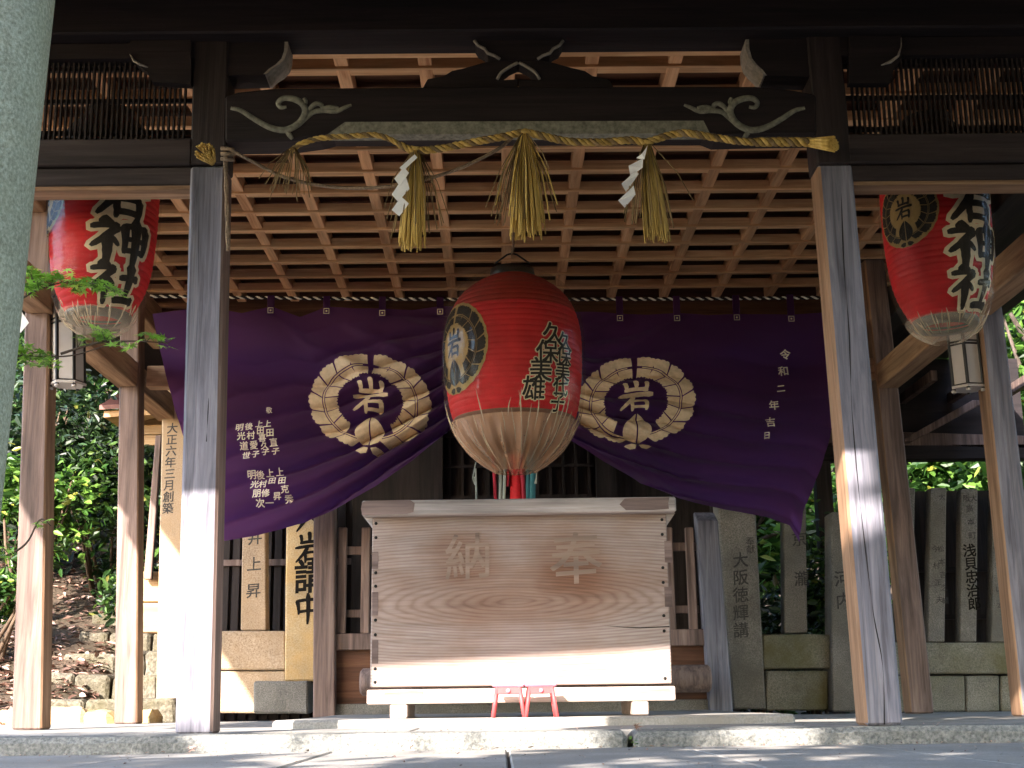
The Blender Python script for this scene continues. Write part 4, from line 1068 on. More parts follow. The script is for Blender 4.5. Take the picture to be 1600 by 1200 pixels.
# paper streamers
def shide(name, pts, w, label, curl):
    r = thing(name, label, 'paper streamer', px(*pts[0], RY - .03))
    for i, (c, nx) in enumerate(pts_to_panels(pts)):
        m = MB(); P = [px(a, b, RY - .04 - .006 * (i % 2) - .004 * i) for a, b in c]
        P2 = [v + Vector((0, .0015, 0)) for v in P]
        if curl: P[2] = P[2] + Vector((0, curl, 0)); P2[2] = P2[2] + Vector((0, curl, 0))
        m.add(P + P2, [(0, 1, 2, 3), (7, 6, 5, 4), (0, 4, 5, 1), (1, 5, 6, 2), (2, 6, 7, 3), (3, 7, 4, 0)])
        m.build('paper_panel', M['paper'], r)
    return r
def pts_to_panels(pts): return [(pts[4 * i:4 * i + 4], i) for i in range(len(pts) // 4)]
shide('paper_streamer', [(648, 241), (624, 262), (630, 267), (652, 246), (631, 261), (616, 279), (625, 291), (639, 270),
                         (633, 272), (612, 304), (622, 315), (640, 295), (634, 291), (618, 304), (612, 326), (624, 338), ][:12] + [(627, 307), (612, 328), (624, 338), (639, 318)], .05,
      'crisp white zigzag paper streamer hanging beside the left straw tassel', 0)
shide('paper_streamer', [(1012, 227), (1003, 240), (995, 243), (1007, 249), (1005, 247), (982, 259), (986, 272), (1004, 262), (994, 266), (971, 287), (979, 296), (998, 272), (990, 290), (966, 313), (977, 321), (993, 304)], .05,
      'crumpled white zigzag paper streamer hanging beside the right straw tassel', .03)
# old hemp line slung behind the straw rope, and the one tied down the left post
hl = thing('hemp_line', 'thin dull hemp line sagging behind the straw rope from the left post', 'cord', px(360, 240, .05))
MB().tube(smooth_path([px(a, b, -.03) for a, b in ((356, 232), (390, 250), (440, 275), (490, 288), (550, 294), (620, 290), (680, 276), (730, 258), (780, 232), (800, 215))], 8), .0085, 6).build('line', M['hemp'], hl)
hp = thing('post_cord', 'dull hemp cord knotted round the top of the left front post and hanging down it', 'cord', px(352, 260, -.02))
for o_ in (0, 1.6):
    MB().tube([px(352 + 6 * i / 14 + 1.5 * math.sin(i * 1.2 + o_ * 2), 238 + i * 14, -.02) for i in range(12)], .008, 6).build('strand', M['hemp'], hp)
for b_ in (232, 240, 248):
    MB().tube([px(345, b_, -.03), px(366, b_ + 2, -.03)], .01, 6).build('turn', M['hemp'], hp)

# ================================================================== wall lamps on the outer posts
def andon(cx, y0, y1, Y, lean, label):
    r = thing('wall_lamp', label, 'wall lamp', px(cx, (y0 + y1) / 2, Y), 'paper wall lamps on the outer posts')
    R = 27 * 7.6 / F; c = px(cx, y1, Y); ctop = px(cx + lean, y0, Y)
    def ring(z, rr, cc): return [Vector((cc.x + rr * math.cos(rad(60 * i + 10)), cc.y + rr * math.sin(rad(60 * i + 10)), z)) for i in range(6)]
    b, t = ring(c.z, R, c), ring(ctop.z, R, ctop)
    for i in range(6):
        j = (i + 1) % 6
        MB().tube([b[i] - Vector((0, 0, .03)), t[i]], .011, 4, smooth=False).build('frame_bar', M['black'], r)
        bi, bj, ti, tj = (b[i] * .97 + c * .03), (b[j] * .97 + c * .03), (t[i] * .97 + ctop * .03), (t[j] * .97 + ctop * .03)
        n = ((bj - bi).cross(ti - bi)).normalized() * .004
        m = MB(); m.hexa([bi, bj, bj + n, bi + n], [ti, tj, tj + n, ti + n]); m.build('paper_panel', M['lamp_paper'], r)
        for q in (0.0, .70, .75):
            u, v = bi.lerp(ti, q), bj.lerp(tj, q); o_ = -((u + v) / 2 - (c.lerp(ctop, q))).normalized() * -.006
            MB().tube([u + o_, v + o_], .006, 4, smooth=False).build('frame_bar', M['black'], r)
    m = MB(); pb_, pt_ = ring(c.z - .02, R * 1.12, c), ring(c.z - .004, R * 1.12, c)
    m.add(pb_ + pt_, [list(range(6))[::-1], list(range(6, 12))] + [[i, (i + 1) % 6, 6 + (i + 1) % 6, 6 + i] for i in range(6)]); m.build('base_plate', M['lamp_paper'], r)
    m = MB(); pt2 = ring(ctop.z, R * 1.3, ctop); pt3 = ring(ctop.z + .07, R * .35, ctop)
    m.add(pt2 + pt3, [list(range(6))[::-1], list(range(6, 12))] + [[i, (i + 1) % 6, 6 + (i + 1) % 6, 6 + i] for i in range(6)]); m.build('cap', M['black'], r)
    for i in (3, 4, 5): MB().tube([b[i] - Vector((0, 0, .03)), b[i] - Vector((0, 0, .045))], .016, 6).build('foot_knob', M['lamp_paper'], r)
    return r
andon(106, 470, 598, 1.95, -1, 'hexagonal paper wall lamp with black frame on the brown left outer post')
andon(1513, 515, 604, 2.0, -10, 'hexagonal paper wall lamp with black frame on the grey right outer post')

# ================================================================== stone walls and inscribed pillars at the back
SY_ = 5.0
def slab(b0, b1, t0, t1, Y, depth):
    B0, B1, T0, T1 = px(*b0, Y), px(*b1, Y), px(*t0, Y), px(*t1, Y); Dv = Vector((0, depth, 0))
    return MB().hexa([B0, B1, B1 + Dv, B0 + Dv], [T0, T1, T1 + Dv, T0 + Dv])
def ptext(parent, txt, x, y, size, pitch, Y, slant=0, mat='greyink', bold=.02, br=False):
    p = px(x, y, Y); k = (px(x + 100, y, Y) - p).length / 100
    if br: random.seed(3)
    for i_, ch_ in enumerate(txt):
        if ch_ != ' ': place2d(column(ch_, slant * i_ * pitch * k, -i_ * pitch * k, size * k, pitch * k, bold, slant, 1, br), flat_map(p, XR, ZU, NF), 0, .003, parent, 'letter', M[mat])
def inscr(name, label, cat, sl, mat, group=None):
    r = thing(name, label, cat, (px(*sl[0], sl[4]).x, sl[4], 0), group)
    return r, slab(*sl).build('stone_shaft', M[mat], r, 0.012, rough=0.003)
r, o = inscr('inscribed_pillar', 'tall ochre stone pillar carved with a column of date characters beside the left curtain edge', 'stone pillar', ((243, 1114), (288, 1114), (254, 606), (292, 606), 5.0, .25), 'granite_tan')
ptext(o, '大正六年三月創築', 268, 670, 15, 18, 5.0, -.01)
r, o = inscr('inscribed_pillar', 'broad ochre stone pillar with large black brushed characters behind the left fence post', 'stone pillar', ((444, 1064), (521, 1064), (448, 770), (521, 770), 4.42, .25), 'granite_ochre')
ptext(o, '大岩講中', 484, 808, 46, 47, 4.42, 0, 'ink', .03, True)
r, o = inscr('inscribed_pillar', 'leaning grey stone pillar carved with five faint characters right of the offertory box', 'stone pillar', ((1146, 1108), (1197, 1108), (1120, 780), (1180, 780), 4.95, .25), 'granite')
ptext(o, '大阪徳輝講', 1155, 876, 21, 27, 4.95, -.045, 'greyink', .02); ptext(o, '奉献', 1171, 846, 12, 13, 4.95, 0, 'greyink', .0)
r, o = inscr('inscribed_pillar', 'grey stone pillar mostly hidden behind the right front post', 'stone pillar', ((1300, 1112), (1345, 1112), (1299, 800), (1338, 800), 4.9, .25), 'granite')
ptext(o, '河内', 1314, 905, 22, 34, 4.9, 0, 'greyink', .02)
def wall(label, mat, courses, slats, rear):
    r = thing('stone_fence', label, 'stone fence', (px(*courses[0][0], courses[0][4]).x, courses[0][4], 0))
    for c in courses: slab(*c).build('base_block', M[mat], r, 0.012, rough=0.004)
    sl = [slab(*c).build('stone_slat', M['granite_tan' if mat == 'granite_tan' else 'granite'], r, 0.008, rough=0.002) for c in slats]
    return r, sl
r, sl = wall('low ochre stone fence left of the offertory box, part of it in sunlight', 'granite_tan',
   [((284, 1114), (446, 1114), (284, 1049), (446, 1049), 4.48, .3), ((284, 1047), (446, 1047), (284, 986), (446, 986), 4.46, .32)],
   [((376, 985), (416, 985), (380, 760), (414, 760), 4.53, .16)], None)
ptext(sl[0], '坂井上昇', 398, 800, 20, 41, 4.53, 0, 'greyink', .015)
r, sl = wall('grey stone fence right of the leaning pillar with one inscribed slat', 'granite_moss',
   [((1196, 1110), (1294, 1110), (1197, 1048), (1294, 1048), 5.0, .3), ((1192, 1045), (1298, 1045), (1191, 991), (1298, 991), 4.97, .34)],
   [((1226, 989), (1262, 989), (1224, 700), (1258, 700), 5.08, .16)], None)
ptext(sl[0], '東京瀧', 1243, 782, 20, 61, 5.08, 0, 'greyink', .02)
r, sl = wall('mossy stone fence with pale inscribed slats seen beyond the right posts', 'granite_moss',
   [((1395, 1112), (1508, 1112), (1400, 1056), (1508, 1056), 5.0, .3), ((1510, 1112), (1562, 1112), (1510, 1056), (1562, 1056), 5.0, .3), ((1564, 1112), (1700, 1112), (1564, 1056), (1700, 1056), 5.0, .3), ((1395, 1053), (1700, 1053), (1395, 1004), (1700, 1004), 4.98, .33)],
   [((1400, 1003), (1426, 1003), (1404, 762), (1430, 762), 5.06, .13), ((1450, 1003), (1476, 1003), (1454, 762), (1479, 762), 5.06, .13), ((1500, 1003), (1526, 1003), (1502, 764), (1528, 764), 5.06, .13), ((1549, 1003), (1576, 1003), (1552, 764), (1577, 764), 5.06, .13), ((1600, 1003), (1627, 1003), (1602, 764), (1627, 764), 5.06, .13), ((1650, 1003), (1677, 1003), (1652, 764), (1677, 764), 5.06, .13)], None)
ptext(sl[2], '大', 1520, 779, 10, 9, 5.06, 0, 'greyink', .01); ptext(sl[2], '阪', 1509, 779, 10, 9, 5.06, 0, 'greyink', .01)
ptext(sl[2], '高本町', 1514, 795, 10, 21, 5.06, 0, 'greyink', .01); ptext(sl[2], '浅貝忠治郎', 1513, 861, 18, 20.5, 5.06, 0, 'ink', .03)
ptext(sl[1], '松本吉之輔', 1469, 858, 9, 20, 5.06, 0, 'greyink', .01); ptext(sl[1], '今村正夫', 1460, 858, 9, 26, 5.06, 0, 'greyink', .01); ptext(sl[1], '大', 1471, 777, 9, 9, 5.06, 0, 'greyink', 0)
ptext(sl[3], '山本', 1560, 920, 10, 26, 5.06, 0, 'greyink', .01)
sb = thing('stone_block', 'rough grey granite block resting before the ochre pillar', 'stone block', px(438, 1113, 4.18))
o = slab((395, 1115), (482, 1115), (396, 1064), (481, 1064), 4.18, .28).build('block', M['granite'], sb, 0.014, rough=0.006)
ptext(o, '奉納', 437, 1080, 17, 20, 4.18, 0, 'faint', 0)
sb = thing('plank_screen', 'black slatted board screen standing behind the left stone fence', 'fence', (-2.1, 4.95, 0))
for k in range(14): MB().box(-2.62 + k * .085, -2.56 + k * .085, 4.95, 4.98, 0, 1.75).build('slat', M['dark_z'], sb, .003)
MB().box(-2.65, -1.4, 4.985, 5.0, 0.0, 1.8).build('back_board', M['dark_z'], sb); MB().box(-2.65, -1.4, 4.92, 4.949, 1.22, 1.27).build('rail', M['inner_post'], sb)
sb = thing('plank_screen', 'black board screen standing behind the pale inscribed slats on the right', 'fence', (3.5, 5.5, 0))
MB().box(X(1392, 800, 5.5), X(1720, 800, 5.5), 5.5, 5.53, 0, Z(1480, 767, 5.5)).build('back_board', M['dark_z'], sb)
for z_ in (.75, 1.15): MB().box(X(1392, 800, 5.5), X(1720, 800, 5.5), 5.46, 5.499, z_, z_ + .04).build('rail', M['dark_x'], sb)

# ================================================================== wooden inner fence behind the offertory box
inf = thing('inner_fence', 'brown wooden fence with two posts and upright pales behind the offertory box', 'wooden fence', (0, 4.0, 0))
post_mb((489, 1118), (523, 1118), (490, 700), (523, 700), 3.95, .16, 1.62, 0).build('post', M['inner_post'], inf, .008)
B0, B1, T0, T1 = px(1110, 1116, 3.95), px(1146, 1116, 3.95), px(1088, 802, 3.95), px(1121, 802, 3.95)
for q in (B0, B1): q.z = 0
MB().hexa([B0, B1, B1 + Vector((0, .16, 0)), B0 + Vector((0, .16, 0))], [T0 - Vector((0, 0, .05)), T1 - Vector((0, 0, .05)), T1 + Vector((0, .16, .03)), T0 + Vector((0, .16, .03))]).build('post', M['post'], inf, .008)
xs_ = [533, 570] + [610 + 41 * i for i in range(11)] + [1050, 1084]
for x in xs_:
    a, b = px(x - 7, 990, 4.05), px(x + 7, 990, 4.05); t = px(x, 824, 4.05)
    MB().box(a.x, b.x, 4.04, 4.075, a.z, t.z).build('pale', M['inner_post'], inf, .006)
xl, xr = px(524, 990, 4.05).x, px(1108, 990, 4.05).x
for y0, y1 in ((850, 863), (949, 961)): MB().box(xl, xr - .06, 4.08, 4.11, Z(800, y1, 4.05), Z(800, y0, 4.05)).build('rail', M['inner_post'], inf, .004)
MB().box(xl, xr, 4.0, 4.09, Z(700, 1014, 4.02), Z(700, 988, 4.02)).build('sill_rail', M['inner_post'], inf, .006)
MB().box(xl, xr, 4.05, 4.08, .12, Z(700, 1014, 4.02)).build('skirt_board', M['board_x'], inf)
MB().box(xl - .1, xr + .1, 4.02, 4.2, -.01, .118).build('stone_sill', M['granite'], inf, .01)
a, b = px(563, 1066, 3.7), px(1110, 1060, 3.7)
MB().tube([a, a + Vector((.02, 0, 0)), b - Vector((.02, 0, 0)), b], [.075, .098, .098, .08], 14).build('log_rail', M['inner_post'], inf)

# ================================================================== stone gate close to the camera on the left
tor = thing('stone_gate', 'grey green stone shrine gate pillar leaning at the left edge', 'shrine gate', (0, -3.8, -1.3))
TY = -3.8
e0, e1 = px(76, 0, TY), px(-6, 720, TY); R0 = 0.155
ax_ = lambda z: e0.x - R0 * 1.01 + (e1.x - e0.x) * (z - e0.z) / (e1.z - e0.z)
for s_ in (-1, 1):
    m = MB(); pts = []; zs = [-1.35 + i * .18 for i in range(21)]
    m.tube([(s_ * -ax_(z), TY, z) for z in zs], [R0 * (1.09 - .025 * (z + 1.3)) + .001 * math.sin(z * 31) for z in zs], 40, True)
    m.build('pillar', M['torii'], tor)
MB().box(-1.35, 1.35, TY - .075, TY + .075, 1.50, 1.68).build('tie_beam', M['torii'], tor, .02)
m = MB()
for i in range(12):
    x0 = -1.75 + 3.5 * i / 12; x1 = x0 + 3.5 / 12
    u = lambda x: .06 * (abs(x) / 1.75) ** 2.5
    m.hexa([(x0, TY - .13, 2.30 + u(x0)), (x1, TY - .13, 2.30 + u(x1)), (x1, TY + .13, 2.30 + u(x1)), (x0, TY + .13, 2.30 + u(x0))],
           [(x0, TY - .16, 2.85 + u(x0)), (x1, TY - .16, 2.85 + u(x1)), (x1, TY + .16, 2.85 + u(x1)), (x0, TY + .16, 2.85 + u(x0))])
m.build('top_lintel', M['torii'], tor)
MB().box(-.14, .14, TY - .08, TY + .08, 1.69, 2.30).build('strut_block', M['torii'], tor, .01)

# ================================================================== plants
def leaves_mb(pts, size, rnd, flat=0.0, kind='leaf'):
    """one small folded leaf per point; pts = [(pos, scale)]"""
    m = MB()
    for p, sc in pts:
        d = Vector((rnd.gauss(0, 1), rnd.gauss(0, 1), rnd.gauss(0, .6) * (1 - flat))).normalized()
        n = Vector((rnd.gauss(0, .7), rnd.gauss(0, .7), rnd.gauss(.6, .6) + flat * 2))
        s_ = d.cross(n).normalized(); n = s_.cross(d)
        L = size * sc * rnd.uniform(.7, 1.3); W = L * rnd.uniform(.32, .5)
        k = n * (-L * .12)
        m.add([p, p + d * L * .35 + s_ * W * .5, p + d * L * .75 + s_ * W * .36 + k, p + d * L + k * 2, p + d * L * .75 - s_ * W * .36 + k, p + d * L * .35 - s_ * W * .5],
              [(0, 1, 2, 3), (0, 3, 4, 5)])
    return m
def clumped(c, r, n, nclump, rnd, shell=.75, tight=.33):
    cs = []
    for i in range(nclump):
        while True:
            v = Vector((rnd.uniform(-1, 1), rnd.uniform(-1, 1), rnd.uniform(-1, 1)))
            if .15 < v.length < 1: break
        v *= (shell + (1 - shell) * rnd.random()) if rnd.random() < .7 else rnd.random()
        cs.append((v, rnd.uniform(.6, 1.4)))
    out_ = []
    for i in range(n):
        v, s_ = rnd.choice(cs)
        q = v + Vector((rnd.gauss(0, 1), rnd.gauss(0, 1), rnd.gauss(0, .75))) * tight * s_ * .6
        out_.append((Vector((c[0] + q.x * r[0], c[1] + q.y * r[1], c[2] + q.z * r[2])), rnd.uniform(.7, 1.25)))
    return out_
def shrub(name, label, cat, x, y, r, n, size, mat, seed, group=None, stems=5, nclump=14, zoff=0.0):
    rnd = random.Random(seed); z = ground_z(x, y)
    root = thing(name, label, cat, (x, y, z), group)
    leaves_mb(clumped((x, y, z + r[2] * .95 + zoff), r, n, nclump, rnd), size, rnd).build('foliage', M[mat], root)
    for i in range(stems):
        a = rnd.uniform(0, 6.28); e = Vector((x + math.cos(a) * r[0] * .6, y + math.sin(a) * r[1] * .6, z + r[2] * rnd.uniform(1.0, 1.6) + zoff))
        b0 = Vector((x + rnd.uniform(-.1, .1), y + rnd.uniform(-.1, .1), z - .05))
        MB().tube([b0, b0.lerp(e, .5) + Vector((rnd.uniform(-.1, .1), 0, .1)), e], [.022, .015, .006], 6).build('stem', M['twig'], root)
    return root
def tree(name, label, x, y, h, r, n, size, mat, seed, trunk=.14, group=None, nclump=26, lean=0):
    rnd = random.Random(seed); z = ground_z(x, y)
    root = thing(name, label, 'tree', (x, y, z), group)
    c = (x + lean, y, z + h - r[2])
    top = Vector((x + lean * .8, y, z + h - r[2] * .8))
    b0 = Vector((x, y, z - .1))
    tr = MB(); pts = [b0.lerp(top, i / 7) + Vector((.06 * math.sin(i * 1.7 + seed), .05 * math.cos(i * 2 + seed), 0)) for i in range(8)]
    tr.tube(pts, [trunk * (1.25 if i == 0 else 1 - .085 * i) for i in range(8)], 12)
    tk = tr.build('trunk', M['bark'], root)
    for i in range(7):
        s_ = pts[3 + i % 4]; a = rnd.uniform(0, 6.28)
        e = Vector((c[0] + math.cos(a) * r[0] * .8, c[1] + math.sin(a) * r[1] * .8, c[2] + rnd.uniform(-.4, .6) * r[2]))
        MB().tube([s_, s_.lerp(e, .5) + Vector((0, 0, .15)), e], [trunk * .45, trunk * .25, trunk * .08], 7).build('limb', M['bark'], tk)
    leaves_mb(clumped(c, r, n, nclump, rnd), size, rnd).build('crown', M[mat], root)
    return root
# left slope
shrub('leafy_shrub', 'bright glossy shrub catching sun between the two left brown posts', 'shrub', -4.55, 6.6, (.55, .5, .62), 1710, 0.102, 'leaf_bright', 1, None, 6, 16, .55)
shrub('leafy_shrub', 'low bright green shrub by the foot of the left slope beside the outer post', 'shrub', -4.5, 5.6, (.42, .35, .32), 988, 0.088, 'leaf_bright', 2, None, 5, 10, .25)
shrub('leafy_shrub', 'dark green shrub above the stone steps behind the left posts', 'shrub', -4.15, 7.6, (.75, .6, .75), 2470, 0.102, 'leaf_mid', 3, None, 6, 18, .2)
shrub('leafy_shrub', 'sunlit yellow green shrub low at the far left beside the stone gate', 'shrub', -5.05, 5.2, (.4, .4, .42), 912, 0.088, 'leaf_bright', 4, None, 5, 10, .15)
shrub('leafy_shrub', 'tall dark shrub behind the outer left post in shade', 'shrub', -5.2, 7.6, (.9, .7, 1.2), 4180, 0.109, 'leaf_dark', 5, None, 6, 24, .1)
shrub('leafy_shrub', 'dense dark shrub under the small wooden shrine roof', 'shrub', -3.75, 8.6, (.9, .7, .95), 3420, 0.109, 'leaf_dark', 6, None, 5, 22, 0)
shrub('leafy_shrub', 'broad mid green shrub high on the left slope', 'shrub', -5.3, 9.5, (1.5, .9, 1.5), 6080, 0.122, 'leaf_mid', 7, None, 6, 30, .2)
shrub('leafy_shrub', 'feathery green shrub beside the inscribed ochre pillar', 'shrub', -3.55, 6.4, (.3, .3, .4), 798, 0.082, 'leaf_mid', 8, None, 4, 9, .1)
shrub('leafy_shrub', 'dark shrub in shade between the grey stone pillars on the right', 'shrub', 2.15, 6.6, (.7, .5, .75), 2400, .10, 'leaf_dark', 21, None, 5, 20, -.1)
shrub('leafy_shrub', 'taller dark shrub right of the purple curtain behind the hidden pillar', 'shrub', 2.9, 7.4, (.6, .5, 1.0), 2400, .10, 'leaf_mid', 22, None, 5, 20, 0)
for i, (x, y, h, r, n, mt, lab) in enumerate((
    (-6.4, 11.5, 6.5, (2.2, 1.6, 2.4), 5200, 'leaf_mid', 'mid green tree rising behind the left slope shrubs'),
    (-4.0, 12.5, 7.0, (2.2, 1.6, 2.8), 5600, 'leaf_dark', 'dark tree with a thick trunk behind the small wooden shrine'),
    (-8.8, 13.5, 8.0, (2.4, 1.8, 3.0), 5200, 'leaf_mid', 'tall tree at the far left beyond the stone gate'),
    (-1.5, 14.5, 8.5, (2.6, 2.0, 3.4), 5200, 'leaf_dark', 'dark tree hidden behind the sanctuary'),
    (2.6, 10.6, 4.6, (1.5, 1.0, 1.9), 4200, 'leaf_bright', 'sunlit tree with pale green leaves right of the purple curtain'),
    (5.2, 11.2, 5.0, (1.7, 1.2, 1.9), 4600, 'leaf_bright', 'sunlit yellow green tree beyond the right stone fence'),
    (6.0, 9.3, 5.6, (1.3, 1.1, 2.3), 4800, 'leaf_bright', 'leafy yellow green tree just outside the right outer post'),
    (4.1, 13.5, 8.0, (2.4, 1.8, 3.2), 5200, 'leaf_dark', 'dark tree with slanting trunk beyond the right stone fence'),
    (7.6, 13.0, 8.0, (2.4, 1.8, 3.0), 5000, 'leaf_mid', 'tall tree at the far right beyond the outer post'))):
    tree('broadleaf_tree', lab, x, y, h, r, n, .2, mt, 40 + i, .13 if i not in (1,) else .2, 'trees on the wooded slope behind the hall', 30, .5 if i == 6 else 0)
rnd = random.Random(99)
pts = [(Vector((rnd.uniform(-22, 22), rnd.uniform(19, 26), 0)), 1) for i in range(9000)]
pts = [(Vector((p.x, p.y, ground_z(p.x, p.y) + rnd.random() ** .8 * 11)), rnd.uniform(.7, 1.5)) for p, s_ in pts]
leaves_mb(pts, .62, rnd).build('distant_wood', M['leaf_dark'], kind='stuff')
pts = [(Vector((rnd.uniform(-10, -4.0), rnd.uniform(8, 12), 0)), 1) for i in range(3500)]
pts = [(Vector((p.x, p.y, ground_z(p.x, p.y) + rnd.random() ** 2 * 1.2)), rnd.uniform(.7, 1.3)) for p, s_ in pts]
leaves_mb(pts, .17, rnd).build('undergrowth', M['leaf_dark'], kind='stuff')
pts = []
for i in range(9000):
    x, y = rnd.uniform(-7.5, -2.7), rnd.uniform(4.2, 9.5)
    if rnd.random() < .3: y = rnd.uniform(4.2, 6.0)
    pts.append((Vector((x, y, ground_z(x, y) + rnd.uniform(.0, .035))), rnd.uniform(.6, 1.2)))
leaves_mb(pts, .085, rnd, .7).build('leaf_litter', M['leaf_dry'], kind='stuff')
# stone steps climbing the slope
stp = thing('slope_steps', 'short flight of rough stone steps climbing the left leaf covered slope', 'stone steps', px(140, 1112, 4.6))
for k in range(5):
    y = 4.75 + k * .5; x0 = X(45 + 24 * k, 1040, y); z = .02 + .2 * k
    m = MB(); xx = x0; rr = random.Random(k)
    while xx < X(250, 1040, y):
        w_ = rr.uniform(.22, .5); m.box(xx, xx + w_ - .02, y + rr.uniform(-.04, .04), y + .5, z - .4, z + .16 + rr.uniform(-.02, .02)); xx += w_
    m.build('step', M['slope_stone'], stp, .025, rough=.02)
for i, (x, y, s_) in enumerate(((X(30, 1085, 4.5), 4.5, .2), (X(105, 1092, 4.4), 4.4, .26), (X(160, 1090, 4.4), 4.4, .17), (X(232, 1075, 4.4), 4.4, .13))):
    m = MB(); m.box(x - s_ * .7, x + s_ * .7, y - .12, y + .14, -.2, .05 + s_ * .25)
    tag(m.build('edge_stone', M['granite_ochre'], None, .04, rough=.03), ('sunlit edging stone at the far left foot of the slope', 'longest sunlit edging stone between the two left brown posts', 'sunlit edging stone just left of the inner brown post', 'small edging stone between the inner brown post and the ochre pillar')[i], 'edging stone')
# small wooden shrine on the slope
HY = 7.4
hut = thing('small_shrine', 'small wooden roadside shrine with a coppery roof on the left slope', 'small shrine', px(225, 720, HY))
ra, rb_, rc, rd = px(157, 640, HY), px(262, 625, HY), px(170, 655, HY), px(262, 648, HY)
m = MB(); m.hexa([px(155, 640, HY - .3), px(275, 634, HY - .3), px(275, 606, HY + .9), px(200, 612, HY + .9)], [p_ + Vector((0, 0, .045)) for p_ in (px(155, 640, HY - .3), px(275, 634, HY - .3), px(275, 606, HY + .9), px(200, 612, HY + .9))]); m.build('roof', M['hut_roof'], hut)
m = MB(); m.hexa([px(162, 652, HY - .25), px(268, 646, HY - .25), px(268, 640, HY), px(186, 668, HY)], [p_ + Vector((0, 0, .05)) for p_ in (px(162, 650, HY - .25), px(268, 642, HY - .25), px(268, 636, HY), px(186, 660, HY))]); m.build('eaves_board', M['hut_wood'], hut)
for k, (y0, y1) in enumerate(((650, 664), (665, 680), (681, 697))): slab((188, y1), (268, y1 - 2), (188, y0), (268, y0 - 2), HY + .02 + .003 * k, .04).build('wall_board', M['hut_wood'], hut, .004)
slab((206, 860), (216, 860), (208, 690), (216, 690), HY + .1, .08).build('leg', M['inner_post'], hut)
slab((258, 860), (268, 860), (258, 690), (266, 690), HY + .1, .08).build('leg', M['inner_post'], hut)
lp = thing('prop_pole', 'slanting brown wooden pole propped between the inner brown post and the ochre pillar', 'pole', px(230, 900, 5.6))
slab((224, 905), (236, 905), (243, 680), (252, 680), 5.6, .07).build('shaft', M['inner_post'], lp, .006)
cr = thing('wooden_crate', 'sunlit pale wooden board box between the inner brown post and the ochre pillar', 'wooden box', px(236, 990, 5.7))
for k, (y0, y1) in enumerate(((893, 940), (942, 988))): slab((222, y1), (250, y1), (222, y0), (250, y0), 5.7 + .004 * k, .3).build('board', M['hut_wood'], cr, .006)
# neighbouring dark roof seen past the right posts
ob = thing('storehouse', 'dark timber storehouse loft in shade beyond the right stone fence', 'storehouse', (4.6, 7.7, 0))
xa, xb = 2.85, 5.3
MB().box(xa, xb, 7.66, 7.72, Z(1450, 712, 7.7), 3.58).build('wall', M['dark_x'], ob)
MB().box(xa, xb, 7.50, 7.655, Z(1450, 712, 7.6) - .06, Z(1450, 712, 7.6) + .10).build('beam', M['dark_x'], ob, .01)
MB().hexa([(xa, 7.5, Z(1400, 690, 7.5)), (xb, 7.5, Z(1700, 700, 7.5)), (xb, 7.65, Z(1700, 700, 7.5)), (xa, 7.65, Z(1400, 690, 7.5))], [(xa, 7.5, Z(1400, 668, 7.5)), (xb, 7.5, Z(1700, 680, 7.5)), (xb, 7.65, Z(1700, 680, 7.5)), (xa, 7.65, Z(1400, 668, 7.5))]).build('beam', M['inner_post'], ob, .006)
MB().hexa([px(1405, 690, 7.4), px(1425, 690, 7.4), px(1425, 690, 7.4) + Vector((0, .12, 0)), px(1405, 690, 7.4) + Vector((0, .12, 0))], [px(1520, 625, 7.4), px(1545, 625, 7.4), px(1545, 625, 7.4) + Vector((0, .12, 0)), px(1520, 625, 7.4) + Vector((0, .12, 0))]).build('brace', M['inner_post'], ob, .006)
for k in range(5):
    x = xa + .2 + k * .5; MB().box(x - .03, x + .03, 6.6, 7.655, 3.1, 3.2).build('rafter', M['inner_post'], ob)
for x in (3.05, 5.0): MB().box(x, x + .16, 7.5, 7.64, -.1, Z(1450, 712, 7.6) - .065).build('post', M['dark_z'], ob)

# maple sprigs reaching in from the left, close to the camera
def maple_leaf(m, p, size, rnd, tilt=.5):
    a = rnd.uniform(0, 6.28); ex = Vector((math.cos(a), math.sin(a), rnd.gauss(0, .25))).normalized()
    nz = Vector((rnd.gauss(0, tilt), rnd.gauss(0, tilt), 1)).normalized(); ey_ = nz.cross(ex).normalized(); nz = ex.cross(ey_)
    vs = [p]; ang = [-130, -104, -84, -60, -46, -28, 0, 28, 46, 60, 84, 104, 130]; rr = [.42, .22, .78, .3, .85, .34, 1.0, .34, .85, .3, .78, .22, .42]
    for t, r in zip(ang, rr):
        vs.append(p + (ex * math.cos(rad(t)) + ey_ * math.sin(rad(t))) * size * r - nz * size * .15 * r * r)
    n = len(ang); m.add(vs, [[0, i + 1, i + 2] for i in range(n - 1)])
def sprig(label, path, clusters, Y, seed, size=.021):
    rnd = random.Random(seed); P = [px(a, b, Y) for a, b in path]
    r = thing('maple_sprig', label, 'maple branch', P[0], 'maple sprigs at the left edge')
    MB().tube(smooth_path(P, 5), [.0032 - .0022 * i / (5 * (len(P) - 1)) for i in range(5 * (len(P) - 1) + 1)], 6).build('twig', M['twig'], r)
    m = MB(); tw = MB()
    for x0, x1, y0, y1, n in clusters:
        for i in range(int(n * 1.7)):
            t = rnd.random(); x = x0 + (x1 - x0) * t + rnd.gauss(0, 5); y = y0 + (y1 - y0) * t + rnd.gauss(0, 6)
            p = px(x, y, Y + rnd.uniform(-.06, .06)); maple_leaf(m, p, size * rnd.uniform(.7, 1.25), rnd, .35)
            if i % 3 == 0:
                q = min(smooth_path(P, 3), key=lambda v: (v - p).length); tw.tube([q, p], [.0012, .0006], 4)
    m.build('leaves', M['leaf_maple'], r); tw.build('leaf_stalks', M['twig'], r)
